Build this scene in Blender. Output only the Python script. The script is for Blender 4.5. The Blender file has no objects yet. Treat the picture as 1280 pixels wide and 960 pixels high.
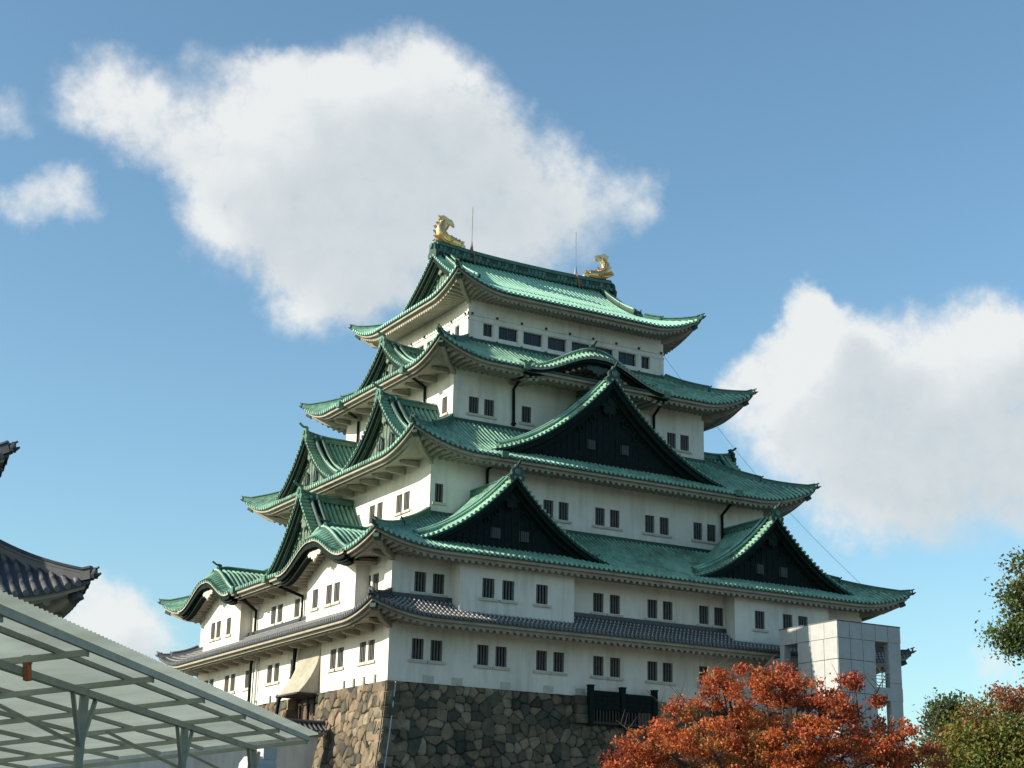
import bpy, math, random
import numpy as np
from mathutils import Vector, Matrix
random.seed(7); RNG = np.random.default_rng(7)
S = bpy.context.scene
COL = S.collection
rad = math.radians

# ------------------------------------------------------------------ camera
cam_d = bpy.data.cameras.new('camera'); cam = bpy.data.objects.new('camera', cam_d); COL.objects.link(cam)
cam_d.sensor_width = 36; cam_d.lens = 2005.0/1280*36; cam_d.clip_start = .1; cam_d.clip_end = 9000
CAM = Vector((-58.895, -100.055, 2.354))
yaw, pit, rol = rad(30.078), rad(16.771), rad(1.235)
Fv = Vector((math.sin(yaw)*math.cos(pit), math.cos(yaw)*math.cos(pit), math.sin(pit)))
Rv = Vector((math.cos(yaw), -math.sin(yaw), 0)); Uv = Rv.cross(Fv)
R2 = Rv*math.cos(rol)+Uv*math.sin(rol); U2 = -Rv*math.sin(rol)+Uv*math.cos(rol)
M3 = Matrix((R2, U2, -Fv)).transposed()
cam.matrix_world = Matrix.Translation(CAM) @ M3.to_4x4()
S.camera = cam
S.render.resolution_x, S.render.resolution_y = 1024, 768
def ray(u, v): return (Fv + R2*((u-640)/2005) - U2*((v-480)/2005)).normalized()
def at(u, v, d): return CAM + ray(u, v)*d

# ------------------------------------------------------------------ sun, sky, exposure
SUN_EL, SUN_DEL = rad(24), rad(15)
sun_dir = Vector((-math.cos(SUN_EL)*math.cos(SUN_DEL), math.cos(SUN_EL)*math.sin(SUN_DEL), math.sin(SUN_EL)))
sl = bpy.data.lights.new('sun', 'SUN'); sl.energy = 4.6; sl.angle = rad(.5); sl.color = (1, .90, .74)
so = bpy.data.objects.new('sun', sl); COL.objects.link(so)
so.rotation_euler = sun_dir.to_track_quat('Z', 'Y').to_euler(); so.location = (-300, 100, 200)
S.view_settings.view_transform = 'Standard'; S.view_settings.look = 'None'
EXPO = .85; S.view_settings.exposure = EXPO; S.view_settings.gamma = 1; S.view_settings.use_curve_mapping = False

W = bpy.data.worlds.new('World'); S.world = W; W.use_nodes = True
nt = W.node_tree; N = nt.nodes; N.clear()
def node(t, tree=None, **kw):
    n = (tree or nt).nodes.new(t)
    for k, v in kw.items(): setattr(n, k, v)
    return n
def link(a, b, tree=None): (tree or nt).links.new(a, b)
SKY_STR = .105
sky = node('ShaderNodeTexSky', sky_type='NISHITA', sun_disc=False)
sky.sun_elevation = SUN_EL; sky.sun_rotation = math.atan2(sun_dir.x, sun_dir.y)
sky.air_density = 1.0; sky.dust_density = 1.0; sky.ozone_density = .9; sky.altitude = 50
# cloud field: puffs at fixed directions of the sky dome (u, v, radius, weight)
PUFFS = [(430,135,105,1),(520,140,105,1),(350,195,110,1),(450,250,125,1),(560,230,125,1),(640,230,95,.62),(300,265,90,.85),
 (400,330,85,.85),(480,345,75,.75),(590,320,85,.5),(255,185,70,.66),(130,115,72,.72),(180,150,65,.62),(715,240,75,.42),(640,300,80,.46),(765,255,70,.34),(700,325,70,.3),(400,378,60,.5),
 (60,248,50,.46),(95,238,40,.42),(0,140,45,.46),(800,245,40,.4),(255,75,45,.4),(335,95,50,.75),(20,270,35,.4),
 (1020,445,70,1),(1060,490,95,1),(1150,485,100,1),(1225,455,80,1),(1275,440,60,.9),(1100,580,110,.85),(1000,540,85,.8),(1200,580,115,.85),
 (1290,560,95,.85),(930,490,50,.7),(1100,640,60,.6),(130,775,62,.8),(175,810,70,.7),(90,760,40,.5),(1240,830,36,.6),(1130,560,60,.9),(1010,400,40,.9),(1340,490,90,.9)]
cg = bpy.data.node_groups.new('cloud_field', 'ShaderNodeTree')
cg.interface.new_socket('Vector', in_out='INPUT', socket_type='NodeSocketVector')
cg.interface.new_socket('Ragged', in_out='INPUT', socket_type='NodeSocketFloat')
cg.interface.new_socket('Density', in_out='OUTPUT', socket_type='NodeSocketFloat')
gi = node('NodeGroupInput', cg); go = node('NodeGroupOutput', cg)
def gmath(op, a, b=None, tree=cg, **kw):
    m = node('ShaderNodeMath', tree, operation=op, **kw)
    for i, x in enumerate((a, b)):
        if x is None: continue
        if isinstance(x, (int, float)): m.inputs[i].default_value = x
        else: link(x, m.inputs[i], tree)
    return m.outputs[0]
wn = node('ShaderNodeTexNoise', cg); wn.inputs['Scale'].default_value = 26; wn.inputs['Detail'].default_value = 7; wn.inputs['Roughness'].default_value = .6
link(gi.outputs[0], wn.inputs['Vector'], cg)
ws = node('ShaderNodeVectorMath', cg, operation='SUBTRACT'); link(wn.outputs['Color'], ws.inputs[0], cg); ws.inputs[1].default_value = (.5, .5, .5)
wsc = node('ShaderNodeVectorMath', cg, operation='SCALE'); link(ws.outputs[0], wsc.inputs[0], cg); wsc.inputs['Scale'].default_value = .044
wa = node('ShaderNodeVectorMath', cg, operation='ADD'); link(gi.outputs[0], wa.inputs[0], cg); link(wsc.outputs[0], wa.inputs[1], cg)
acc = None
for (u, v, r, w) in PUFFS:
    d = ray(u, v)
    vm = node('ShaderNodeVectorMath', cg, operation='DISTANCE'); link(wa.outputs[0], vm.inputs[0], cg); vm.inputs[1].default_value = d
    mr = node('ShaderNodeMapRange', cg, interpolation_type='SMOOTHSTEP'); link(vm.outputs['Value'], mr.inputs[0], cg)
    mr.inputs[1].default_value = r/2005*1.45; mr.inputs[2].default_value = 0; mr.inputs[3].default_value = 0; mr.inputs[4].default_value = w
    acc = mr.outputs[0] if acc is None else gmath('ADD', acc, gmath('MULTIPLY', mr.outputs[0], gmath('SUBTRACT', 1.0, gmath('MINIMUM', acc, 1.0))))
fn = node('ShaderNodeTexNoise', cg); fn.inputs['Scale'].default_value = 46; fn.inputs['Detail'].default_value = 10; fn.inputs['Roughness'].default_value = .62
link(gi.outputs[0], fn.inputs['Vector'], cg)
dens = gmath('MULTIPLY', acc, gmath('ADD', gmath('MULTIPLY', fn.outputs[0], gi.outputs[1]), gmath('SUBTRACT', 1.0, gmath('MULTIPLY', gi.outputs[1], .5))))
link(dens, go.inputs[0], cg)
tc = node('ShaderNodeTexCoord')
def field(off, rag):
    va = node('ShaderNodeVectorMath', operation='ADD'); link(tc.outputs['Generated'], va.inputs[0]); va.inputs[1].default_value = off
    g = node('ShaderNodeGroup'); g.node_tree = cg; link(va.outputs[0], g.inputs[0]); g.inputs[1].default_value = rag; return g.outputs[0]
d0 = field((0, 0, 0), 1.5); side = (sun_dir - sun_dir.dot(Fv)*Fv).normalized()
d1 = field(side*.034 + Vector((0, 0, .012)), .5)
al = node('ShaderNodeMapRange', interpolation_type='SMOOTHSTEP'); link(d0, al.inputs[0]); al.inputs[1].default_value = .17; al.inputs[2].default_value = .80
al.inputs[4].default_value = .96
sh = node('ShaderNodeMapRange'); link(d1, sh.inputs[0]); sh.inputs[1].default_value = .38; sh.inputs[2].default_value = 1.25
cr = node('ShaderNodeMix', data_type='RGBA'); link(sh.outputs[0], cr.inputs[0])
CB = 1/SKY_STR/2**EXPO
cr.inputs[6].default_value = (.86*CB, .88*CB, .88*CB, 1); cr.inputs[7].default_value = (.53*CB, .61*CB, .66*CB, 1)
mx = node('ShaderNodeMix', data_type='RGBA'); link(al.outputs[0], mx.inputs[0]); wb = node('ShaderNodeMix', data_type='RGBA', blend_type='MULTIPLY'); wb.inputs[0].default_value = 1; wb.inputs[7].default_value = (.78, .99, 1.01, 1); link(sky.outputs[0], wb.inputs[6]); link(wb.outputs[2], mx.inputs[6]); link(cr.outputs[2], mx.inputs[7])
bg = node('ShaderNodeBackground'); bg.inputs['Strength'].default_value = SKY_STR; link(mx.outputs[2], bg.inputs[0])
wo = node('ShaderNodeOutputWorld'); link(bg.outputs[0], wo.inputs[0])

# ------------------------------------------------------------------ materials
def mat(name, col, rough=.7, var=.15, scale=1.5, col2=None, bump=0, bscale=8, metal=0, tint=None, stretch=(1,1,1), amount=.5, spec=.4, trans=None, streak=None):
    m = bpy.data.materials.new(name); m.use_nodes = True; t = m.node_tree; t.nodes.clear()
    o = node('ShaderNodeOutputMaterial', t); b = node('ShaderNodeBsdfPrincipled', t); link(b.outputs[0], o.inputs[0], t)
    b.inputs['Roughness'].default_value = rough; b.inputs['Metallic'].default_value = metal; b.inputs['Specular IOR Level'].default_value = spec
    c = node('ShaderNodeTexCoord', t); mp = node('ShaderNodeMapping', t); link(c.outputs['Object'], mp.inputs[0], t); mp.inputs['Scale'].default_value = stretch
    n = node('ShaderNodeTexNoise', t); n.inputs['Scale'].default_value = scale; n.inputs['Detail'].default_value = 6; n.inputs['Roughness'].default_value = .65
    link(mp.outputs[0], n.inputs['Vector'], t)
    c2 = col2 or tuple(x*(1-var*1.6) for x in col); c1 = tuple(min(1, x*(1+var*.6)) for x in col)
    r = node('ShaderNodeValToRGB', t); link(n.outputs[0], r.inputs[0], t)
    lo, hi = .5-.22*(1.2-amount)-.1, .5+.22
    r.color_ramp.elements[0].position = lo; r.color_ramp.elements[0].color = (*c2, 1)
    r.color_ramp.elements[1].position = hi-.1*amount; r.color_ramp.elements[1].color = (*c1, 1)
    out = r.outputs[0]
    if streak:
        sv_, sc_, am_ = streak
        mp2 = node('ShaderNodeMapping', t); link(c.outputs['Object'], mp2.inputs[0], t); mp2.inputs['Scale'].default_value = sv_
        n3 = node('ShaderNodeTexNoise', t); n3.inputs['Scale'].default_value = 1; n3.inputs['Detail'].default_value = 5; n3.inputs['Roughness'].default_value = .6; link(mp2.outputs[0], n3.inputs['Vector'], t)
        n4 = node('ShaderNodeTexNoise', t); n4.inputs['Scale'].default_value = .35; n4.inputs['Detail'].default_value = 3; link(c.outputs['Object'], n4.inputs['Vector'], t)
        m1 = gmath('MULTIPLY', n3.outputs[0], n4.outputs[0], t)
        r3 = node('ShaderNodeMapRange', t); link(m1, r3.inputs[0], t); r3.inputs[1].default_value = .22; r3.inputs[2].default_value = .40; r3.inputs[4].default_value = am_
        m3 = node('ShaderNodeMix', t, data_type='RGBA'); link(r3.outputs[0], m3.inputs[0], t); link(out, m3.inputs[6], t); m3.inputs[7].default_value = (*sc_, 1); out = m3.outputs[2]
    if tint:
        at_ = node('ShaderNodeAttribute', t, attribute_name='tint'); rr = node('ShaderNodeValToRGB', t); link(at_.outputs['Fac'], rr.inputs[0], t)
        e = rr.color_ramp.elements
        for i, (p, cc) in enumerate(tint):
            el = e[i] if i < 2 else e.new(p)
            el.position = p; el.color = (*cc, 1)
        mm = node('ShaderNodeMix', t, data_type='RGBA', blend_type='MULTIPLY'); mm.inputs[0].default_value = 1
        link(rr.outputs[0], mm.inputs[6], t); link(out, mm.inputs[7], t); out = mm.outputs[2]
    link(out, b.inputs['Base Color'], t)
    if bump:
        n2 = node('ShaderNodeTexNoise', t); n2.inputs['Scale'].default_value = bscale; n2.inputs['Detail'].default_value = 5; link(c.outputs['Object'], n2.inputs['Vector'], t)
        bp = node('ShaderNodeBump', t); bp.inputs['Strength'].default_value = bump; bp.inputs['Distance'].default_value = .05; link(n2.outputs[0], bp.inputs['Height'], t)
        link(bp.outputs[0], b.inputs['Normal'], t)
    if trans:
        tl = node('ShaderNodeBsdfTranslucent', t); link(out, tl.inputs[0], t); ms = node('ShaderNodeMixShader', t); ms.inputs[0].default_value = trans
        link(b.outputs[0], ms.inputs[1], t); link(tl.outputs[0], ms.inputs[2], t); link(ms.outputs[0], o.inputs[0], t)
    return m
MT = {}
MT['copper'] = mat('verdigris_copper', (.08,.18,.13), .55, .2, 1.1, col2=(.042,.105,.078), bump=.15, bscale=3, streak=((1.6,1.6,.5),(.045,.06,.045),.6))  # field between the rolls, shade of the valleys put into the colour
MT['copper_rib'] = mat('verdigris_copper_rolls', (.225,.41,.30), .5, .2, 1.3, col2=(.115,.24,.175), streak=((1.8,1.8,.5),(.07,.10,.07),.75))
MT['copper_sunlit'] = mat('sunlit_verdigris_copper', (.20,.40,.295), .5, .2, 1.1, col2=(.135,.29,.21), streak=((1.6,1.6,.5),(.07,.13,.10),.4))  # copper of the top roof, its sunlit look put into a paler colour
MT['copper_sunlit_rib'] = mat('sunlit_verdigris_rolls', (.27,.48,.365), .45, .2, 1.3, col2=(.19,.37,.275))
MT['copper_dark'] = mat('weathered_shaded_copper', (.022,.058,.044), .55, .3, 2.2, col2=(.010,.028,.022))  # dark copper parts; also painted shade between the verge rolls
MT['copper_ridge'] = mat('ridge_copper', (.06,.155,.115), .5, .35, 2.5, col2=(.022,.062,.05))
MT['copper_black'] = mat('black_shaded_copper_sheet', (.008,.015,.013), .7, .3, 3, col2=(.004,.008,.007), spec=.08)  # gable shade put into the colour; also plain black downpipes and fence
MT['copper_grey'] = mat('grey_green_copper_sheet', (.115,.165,.12), .6, .3, 3, col2=(.05,.08,.058))
MT['plaster'] = mat('white_lime_plaster', (.68,.65,.585), .85, .06, .9, col2=(.57,.54,.475), bump=.1, bscale=5, amount=.25, stretch=(1,1,.55), streak=((2.6,2.6,.22),(.33,.30,.25),.4))
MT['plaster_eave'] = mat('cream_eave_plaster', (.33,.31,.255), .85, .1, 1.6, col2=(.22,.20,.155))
MT['plaster_trim'] = mat('sill_plaster', (.46,.44,.38), .85, .1, 2, col2=(.36,.33,.27))
MT['tile'] = mat('grey_clay_tile', (.035,.038,.045), .42, .3, 4, col2=(.018,.02,.025))
MT['tile_rib'] = mat('grey_clay_roll_tile', (.10,.10,.10), .4, .35, 5, col2=(.045,.046,.048))  # rolls paler than the tile field, highlights put into the colour
MT['joint'] = mat('tile_joint_mortar', (.40,.40,.40), .8, .2, 6, col2=(.25,.25,.25))
MT['seam'] = mat('shaded_copper_seam', (.012,.022,.019), .7, .3, 3, spec=.08)  # seams and boards of the gables, darkened to carry their shade
MT['vent_bar'] = mat('greyed_vent_bars', (.06,.065,.063), .8, .2, 5)
MT['wood'] = mat('dark_wood', (.035,.028,.024), .7, .3, 4)
MT['bar'] = mat('window_bar_paint', (.085,.082,.078), .6, .2, 4)
MT['pane'] = mat('dark_window_interior', (.008,.009,.011), .25, .2, 2)
MT['gold'] = mat('gilded_bronze', (1.0,.57,.25), .3, .25, 6, metal=1, bump=.3, bscale=9)
MT['steel'] = mat('galvanised_steel', (.21,.245,.225), .5, .15, 3, col2=(.13,.16,.145), metal=.0, bump=.05)
MT['steel_bounce_lit'] = mat('bounce_lit_galvanised_steel', (.30,.34,.31), .5, .15, 3, col2=(.22,.26,.235))  # rafter steel, bounce light on the undersides put into the colour
MT['rust'] = mat('rusty_iron', (.30,.11,.05), .8, .4, 9)
MT['sheet'] = mat('translucent_corrugated_sheet', (.50,.55,.48), .45, .12, .8, col2=(.38,.43,.37), trans=.6, streak=((1.2,1.2,1.2),(.30,.32,.26),.5))
MT['concrete'] = mat('pale_concrete_panel', (.36,.37,.37), .8, .08, 2, bump=.06, streak=((2.4,2.4,.2),(.24,.24,.23),.25))
MT['concrete_dark'] = mat('panel_joint', (.10,.105,.105), .85, .1, 2)
MT['stone'] = mat('cut_granite', (.95,.95,.95), .85, .25, 2.2, col2=(.5,.48,.46), bump=.9, bscale=4, streak=((1.1,1.1,.5),(.22,.21,.19),.7),
   tint=[(0,(.05,.05,.036)),(1,(.28,.24,.17)),(.25,(.088,.082,.058)),(.45,(.15,.122,.08)),(.62,(.24,.18,.115)),(.8,(.12,.092,.062)),(.92,(.26,.20,.13))])
MT['stone_joint'] = mat('stone_joint_shadow', (.03,.028,.025), .95, .2, 3)
MT['ground'] = mat('gravel_ground', (.13,.125,.11), .95, .2, .4, col2=(.07,.08,.05))
MT['bark'] = mat('tree_bark', (.060,.047,.040), .9, .3, 6, bump=.4)
MT['door'] = mat('brown_timber_door', (.12,.065,.048), .7, .2, 3, stretch=(4,4,1))
MT['pipe_white'] = mat('white_plastic_pipe', (.40,.42,.43), .6, .05, 2)
MT['cable'] = mat('steel_cable', (.10,.11,.12), .5, .05, 2)
MT['rod'] = mat('dull_metal_rod', (.19,.19,.19), .5, .2, 3)
LV = lambda nm, ramp: mat(nm, (1,1,1), .55, .15, 1.2, col2=(.72,.72,.72), tint=ramp, trans=.35, spec=.3)
MT['leaf_red'] = LV('red_autumn_leaf', [(0,(.05,.018,.012)),(1,(.15,.13,.04)),(.18,(.24,.048,.026)),(.45,(.47,.10,.036)),(.68,(.50,.145,.042)),(.86,(.34,.15,.045))])
MT['leaf_mix'] = LV('turning_leaf', [(0,(.055,.09,.018)),(1,(.27,.06,.04)),(.35,(.13,.18,.035)),(.6,(.22,.19,.04)),(.85,(.24,.065,.045))])
MT['leaf_green'] = LV('green_leaf', [(0,(.035,.055,.02)),(1,(.2,.2,.06)),(.4,(.07,.105,.03)),(.75,(.12,.15,.045)),(.95,(.2,.14,.05))])

# ------------------------------------------------------------------ mesh builder
class MB:
    def __init__(s): s.v=[]; s.f=[]; s.m=[]; s.sm=[]; s.t=[]
    def add(s, vs, fs, m=0, smooth=False, tint=0.):
        b = len(s.v); s.v.extend([tuple(p) for p in vs])
        for f in fs: s.f.append(tuple(b+i for i in f)); s.m.append(m); s.sm.append(smooth); s.t.append(tint)
    def box(s, x0, x1, y0, y1, z0, z1, m=0, fr=None, tint=0.):
        vs = [(x,y,z) for z in (z0,z1) for y in (y0,y1) for x in (x0,x1)]
        if fr: vs = [fr(*p) for p in vs]
        s.add(vs, [(0,1,3,2),(4,6,7,5),(0,4,5,1),(2,3,7,6),(0,2,6,4),(1,5,7,3)], m, False, tint)
    def sweep(s, pts, sec, m=0, smooth=False, caps=True, lat=None, closed=True, scl=None):
        pts = [Vector(p) for p in pts]; n = len(sec); k = len(pts); vs = []
        for i, p in enumerate(pts):
            t = (pts[min(i+1,k-1)]-pts[max(i-1,0)]).normalized()
            if lat is not None: l = Vector(lat)
            else:
                l = t.cross(Vector((0,0,1)))
                l = Vector((1,0,0)) if l.length < 1e-4 else l.normalized()
            w = l.cross(t).normalized()
            q = scl[i] if scl else 1
            for (a, b) in sec: vs.append(p + l*a*q + w*b*q)
        fs = []
        for i in range(k-1):
            for j in range(n if closed else n-1):
                a = i*n+j; b = i*n+(j+1)%n; fs.append((a, b, b+n, a+n))
        s.add(vs, fs, m, smooth)
        if caps and closed: s.add(vs[:n]+vs[-n:], [tuple(range(n)), tuple(range(n,2*n))], m)
    def tube(s, pts, r, m=0, n=8, scl=None): s.sweep(pts, [(r*math.cos(2*math.pi*i/n), r*math.sin(2*math.pi*i/n)) for i in range(n)], m, True, True, scl=scl)
    def poly(s, pts, d, m=0):      # flat polygon extruded by vector d
        n = len(pts); d = Vector(d); vs = [Vector(p) for p in pts]; vs += [p+d for p in vs]
        s.add(vs, [tuple(range(n)), tuple(range(n,2*n))]+[(i,(i+1)%n,(i+1)%n+n,i+n) for i in range(n)], m)
    def build(s, name, mats, parent=None, tint=False):
        off = Vector((0,0,0)); q = parent
        while q is not None: off += q.location; q = q.parent
        me = bpy.data.meshes.new(name)
        v = np.array(s.v, float).reshape(-1,3) - np.array(off)
        me.from_pydata(v.tolist(), [], s.f)
        for x in (mats if isinstance(mats, (list,tuple)) else [mats]): me.materials.append(MT[x])
        me.polygons.foreach_set('material_index', s.m); me.polygons.foreach_set('use_smooth', s.sm)
        if tint:
            a = me.attributes.new('tint', 'FLOAT', 'FACE'); a.data.foreach_set('value', s.t)
        me.update(); o = bpy.data.objects.new(name, me); COL.objects.link(o)
        if parent is not None: o.parent = parent
        return o
def tag(o, label=None, cat=None, group=None, kind=None):
    for k, x in (('label',label),('category',cat),('group',group),('kind',kind)):
        if x: o[k] = x
    return o
def thing(name, loc, label, cat, group=None):
    o = bpy.data.objects.new(name, None); COL.objects.link(o); o.location = loc; o.empty_display_size = .5
    return tag(o, label, cat, group)
def frame(side, ox=0, oy=0):
    return {'R': lambda c,u,z: (ox+c, oy-u, z), 'L': lambda c,u,z: (ox-u, oy-c, z),
            'N': lambda c,u,z: (ox+u, oy+c, z), 'W': lambda c,u,z: (ox-c, oy+u, z)}[side]

# ------------------------------------------------------------------ roof pieces
RIBSEC = [(-1,-.1),(-.82,.8),(0,1.3),(.82,.8),(1,-.1)]
class Skirt:
    """one side of a pent roof: eave half-length a at distance u, rising to half-length ai at ui"""
    def __init__(s, F, a, u, ai, ui, ze, zi, rise, Lc, k=.72):
        s.F, s.a, s.u, s.ai, s.ui, s.ze, s.zi, s.rise, s.Lc, s.k = F, a, u, ai, ui, ze, zi, rise, Lc, k
    def ln(s, t): return s.a+(s.ai-s.a)*t
    def z(s, c, t):
        d = max(0, s.ln(t)-abs(c)); q = max(0, 1-d/s.Lc)
        return s.ze+(s.zi-s.ze)*t*(s.k+(1-s.k)*t) + s.rise*q**1.9*max(0,1-t)**1.4
    def p(s, c, t, dz=0): return s.F(c, s.u+(s.ui-s.u)*t, s.z(c,t)+dz)
    def roof(s, mb, pitch=.36, r=.085, gaps=(), rows=7, mt=0, mr=1, seg=False):
        def cut(c): return max([g[2] for g in gaps if abs(c-g[0]) < g[1]] or [0])
        cols = 72; g = []
        for j in range(rows+1):
            t = j/rows; L = s.ln(t)
            g.append([(L*(-1+2*i/cols), t) for i in range(cols+1)])
        vs = [s.p(c, t) for row in g for (c, t) in row]; fs = []
        for j in range(rows):
            for i in range(cols):
                c = (g[j][i][0]+g[j][i+1][0]+g[j+1][i][0])/3
                if cut(c) > (j+.5)/rows: continue
                a = j*(cols+1)+i; fs.append((a,a+1,a+cols+2,a+cols+1))
        mb.add(vs, fs, mt, True)
        n = int(s.a/pitch)
        for k in range(-n, n+1):
            c = k*pitch
            if abs(c) > s.a-.12: continue
            t0 = cut(c); t1 = 1 if abs(c) <= s.ai else (s.a-abs(c))/(s.a-s.ai)
            if t1-t0 < .02: continue
            if seg:
                ts = [0]; q_ = 0
                while q_ < 1: ts += [q_+.115, q_+.165]; q_ += .165
                ts = [t for t in ts if t < t1-.005]+[t1]; m = len(ts)-1
            else:
                m = max(2, int(8*(t1-t0))); ts = [t0+(t1-t0)*i/m for i in range(m+1)]
            vs = []
            for i in range(m+1):
                t = ts[i]; u = s.u+(s.ui-s.u)*t + (.05 if t == 0 else 0); z = s.z(c,t)
                vs += [s.F(c+r*a, u, z+r*b-.005) for a, b in RIBSEC]
            fs = [(i*5+j, i*5+j+1, i*5+j+6, i*5+j+5) for i in range(m) for j in range(4)]
            if seg:
                for i in range(m): mb.add(vs[i*5:i*5+10], [(j,j+1,j+6,j+5) for j in range(4)], mr if i % 2 == 0 else 2, True)
            else: mb.add(vs, fs, mr, True)
            if t0 == 0:      # round end tile at the eave
                zc = s.z(c,0)+.01; R = r*1.2
                mb.add([s.F(c+R*math.cos(q*math.pi/4), s.u+.06, zc+R*math.sin(q*math.pi/4)) for q in range(8)], [tuple(range(8))], mr)
    def strip(s, mb, u0, dz0, u1, dz1, gaps, m, cols=80):
        """band following the eave line, from (u0,dz0) to (u1,dz1) measured from the eave"""
        vs = []; fs = []
        for i in range(cols+1):
            q = -1+2*i/cols
            for (uu, dz) in ((u0,dz0),(u1,dz1)):
                L = s.a - uu; c = q*L; vs.append(s.F(c, s.u-uu, s.z(q*s.a,0)+dz))
        for i in range(cols):
            c = (-1+2*(i+.5)/cols)*s.a
            if any(abs(c-g[0]) < g[1] for g in gaps): continue
            fs.append((2*i,2*i+2,2*i+3,2*i+1))
        mb.add(vs, fs, m)
    def eave(s, mb, aw, uw, gaps=(), arms=False, pitch=.46, rafters=True):
        """tile lip, two plaster fascia boards, soffit with rounded rafters; aw/uw = wall below"""
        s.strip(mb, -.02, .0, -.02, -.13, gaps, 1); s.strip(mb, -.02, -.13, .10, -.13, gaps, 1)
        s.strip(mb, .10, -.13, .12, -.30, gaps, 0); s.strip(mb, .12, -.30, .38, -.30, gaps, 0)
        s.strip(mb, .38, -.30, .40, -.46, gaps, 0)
        u0 = s.u-.40; a0 = s.a-.40
        sf = Skirt(s.F, a0, u0, aw, uw, s.ze-.44, s.ze-.44+.34*(u0-uw)*.5, s.rise*.95, s.Lc, 1)
        cols, rows = 72, 4; vs = []; fs = []
        for j in range(rows+1):
            t = j/rows; L = sf.ln(t)
            vs += [sf.p(L*(-1+2*i/cols), t) for i in range(cols+1)]
        for j in range(rows):
            for i in range(cols):
                c = (-1+2*(i+.5)/cols)*sf.ln((j+.5)/rows)
                if any(abs(c-g[0]) < g[1]*.96 for g in gaps): continue
                a = j*(cols+1)+i; fs.append((a,a+1,a+cols+2,a+cols+1))
        mb.add(vs, fs, 0, True)
        if not rafters: s.strip(mb, .62, -.40, .64, -.56, gaps, 0); s.strip(mb, .64, -.56, .80, -.50, gaps, 0)
        n = int(a0/pitch); r = .15
        for k in (range(-n, n+1) if rafters else ()):
            c = k*pitch
            if abs(c) > a0-.1 or any(abs(c-g[0]) < g[1] for g in gaps): continue
            t1 = 1 if abs(c) <= aw else (a0-abs(c))/max(1e-6, a0-aw)
            if t1 < .03: continue
            vs = []
            for i in range(4):
                t = t1*i/3; vs += [s.F(c+r*a, u0+(uw-u0)*t, sf.z(c,t)-r*b) for a, b in RIBSEC]
            mb.add(vs, [(i*5+j, i*5+j+1, i*5+j+6, i*5+j+5) for i in range(3) for j in range(4)]+[(0,1,2,3,4)], 0, True)
        if arms:
            n = int(aw/2.0)
            for k in range(-n, n+1):
                c = k*2.0
                if any(abs(c-g[0]) < g[1] for g in gaps): continue
                lift = sf.z(c, .5)-(sf.ze+sf.zi)/2
                z0 = s.ze-.44+lift
                prof = [(uw-.1,z0-.16),(uw+(u0-uw)*.46,z0-.16),(uw+(u0-uw)*.56,z0-.10),(uw+(u0-uw)*.62,z0),(uw+(u0-uw)*.62,z0+.1),(uw-.1,z0+.2)]
                mb.poly([s.F(c-.13, u, z) for u, z in prof], Vector(s.F(.26,0,0))-Vector(s.F(0,0,0)), 0)

def hip_ridges(skirts, parent, mats, w=.34, h=.36, corners=(0,1,2,3), brk=.38):
    """ridge rolls over the hips of a pent roof, two-stage, with end ornaments; skirts = (R, N, W, L) sides"""
    sk = skirts[0]
    base = skirts
    for ci in corners:
        s = base[ci]; e = 1   # the +c corner of each side
        mb = MB(); pts = []
        for i in range(15):
            t = -.012+1.012*i/14; tt = max(0,t); L = s.ln(t)
            pts.append(Vector(s.F(L, s.u+(s.ui-s.u)*t, s.z(s.ln(tt)*.9999, tt) + (.12 if t < 0 else 0))))
        cut = 1+int(min(.9,brk)*14)
        low = pts[:cut+1]; up = pts[cut:]
        sec = lambda w,h: [(-w/2,-.1),(w/2,-.1),(w/2,h*.45),(w*.32,h*.5),(w*.32,h*.72),(w*.5,h*.76),(w*.3,h),(-w*.3,h),(-w*.5,h*.76),(-w*.32,h*.72),(-w*.32,h*.5),(-w/2,h*.45)]
        mb.sweep(low, sec(w*.9,h*.95), 0); mb.sweep(up, sec(w*1.05,h*1.3 if brk < 1 else h*.95), 0)
        d = (pts[0]-pts[2]); d.z = 0; d.normalize()
        lat = d.cross(Vector((0,0,1)))
        for p, k in ((pts[0],.5),)+(((up[0],.62),) if brk < 1 else ()):           # demon-tile plates with a raised horn
            q = p + d*.03
            pl = [(-.3,-.12),(-.36,.12),(-.24,.34),(-.16,.56),(-.05,.66),(.05,.66),(.16,.56),(.24,.34),(.36,.12),(.3,-.12)]
            mb.poly([q+lat*a*k+Vector((0,0,b*k)) for a, b in pl], d*.12, 1)
            c0 = q+Vector((0,0,.46*k))
            mb.tube([c0-d*.1, c0+d*.22*k+Vector((0,0,.06)), c0+d*.42*k+Vector((0,0,.24*k))], .085*k, 1, 6)
        # curled tip tiles and capped hip rafter under the corner
        p = pts[0]; mb.tube([p-d*.1, p+d*.16+Vector((0,0,.02)), p+d*.34+Vector((0,0,.12))], .10, 1, 6, scl=[1,.8,.4])
        mb.build('hip_ridge', mats, parent)
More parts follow.
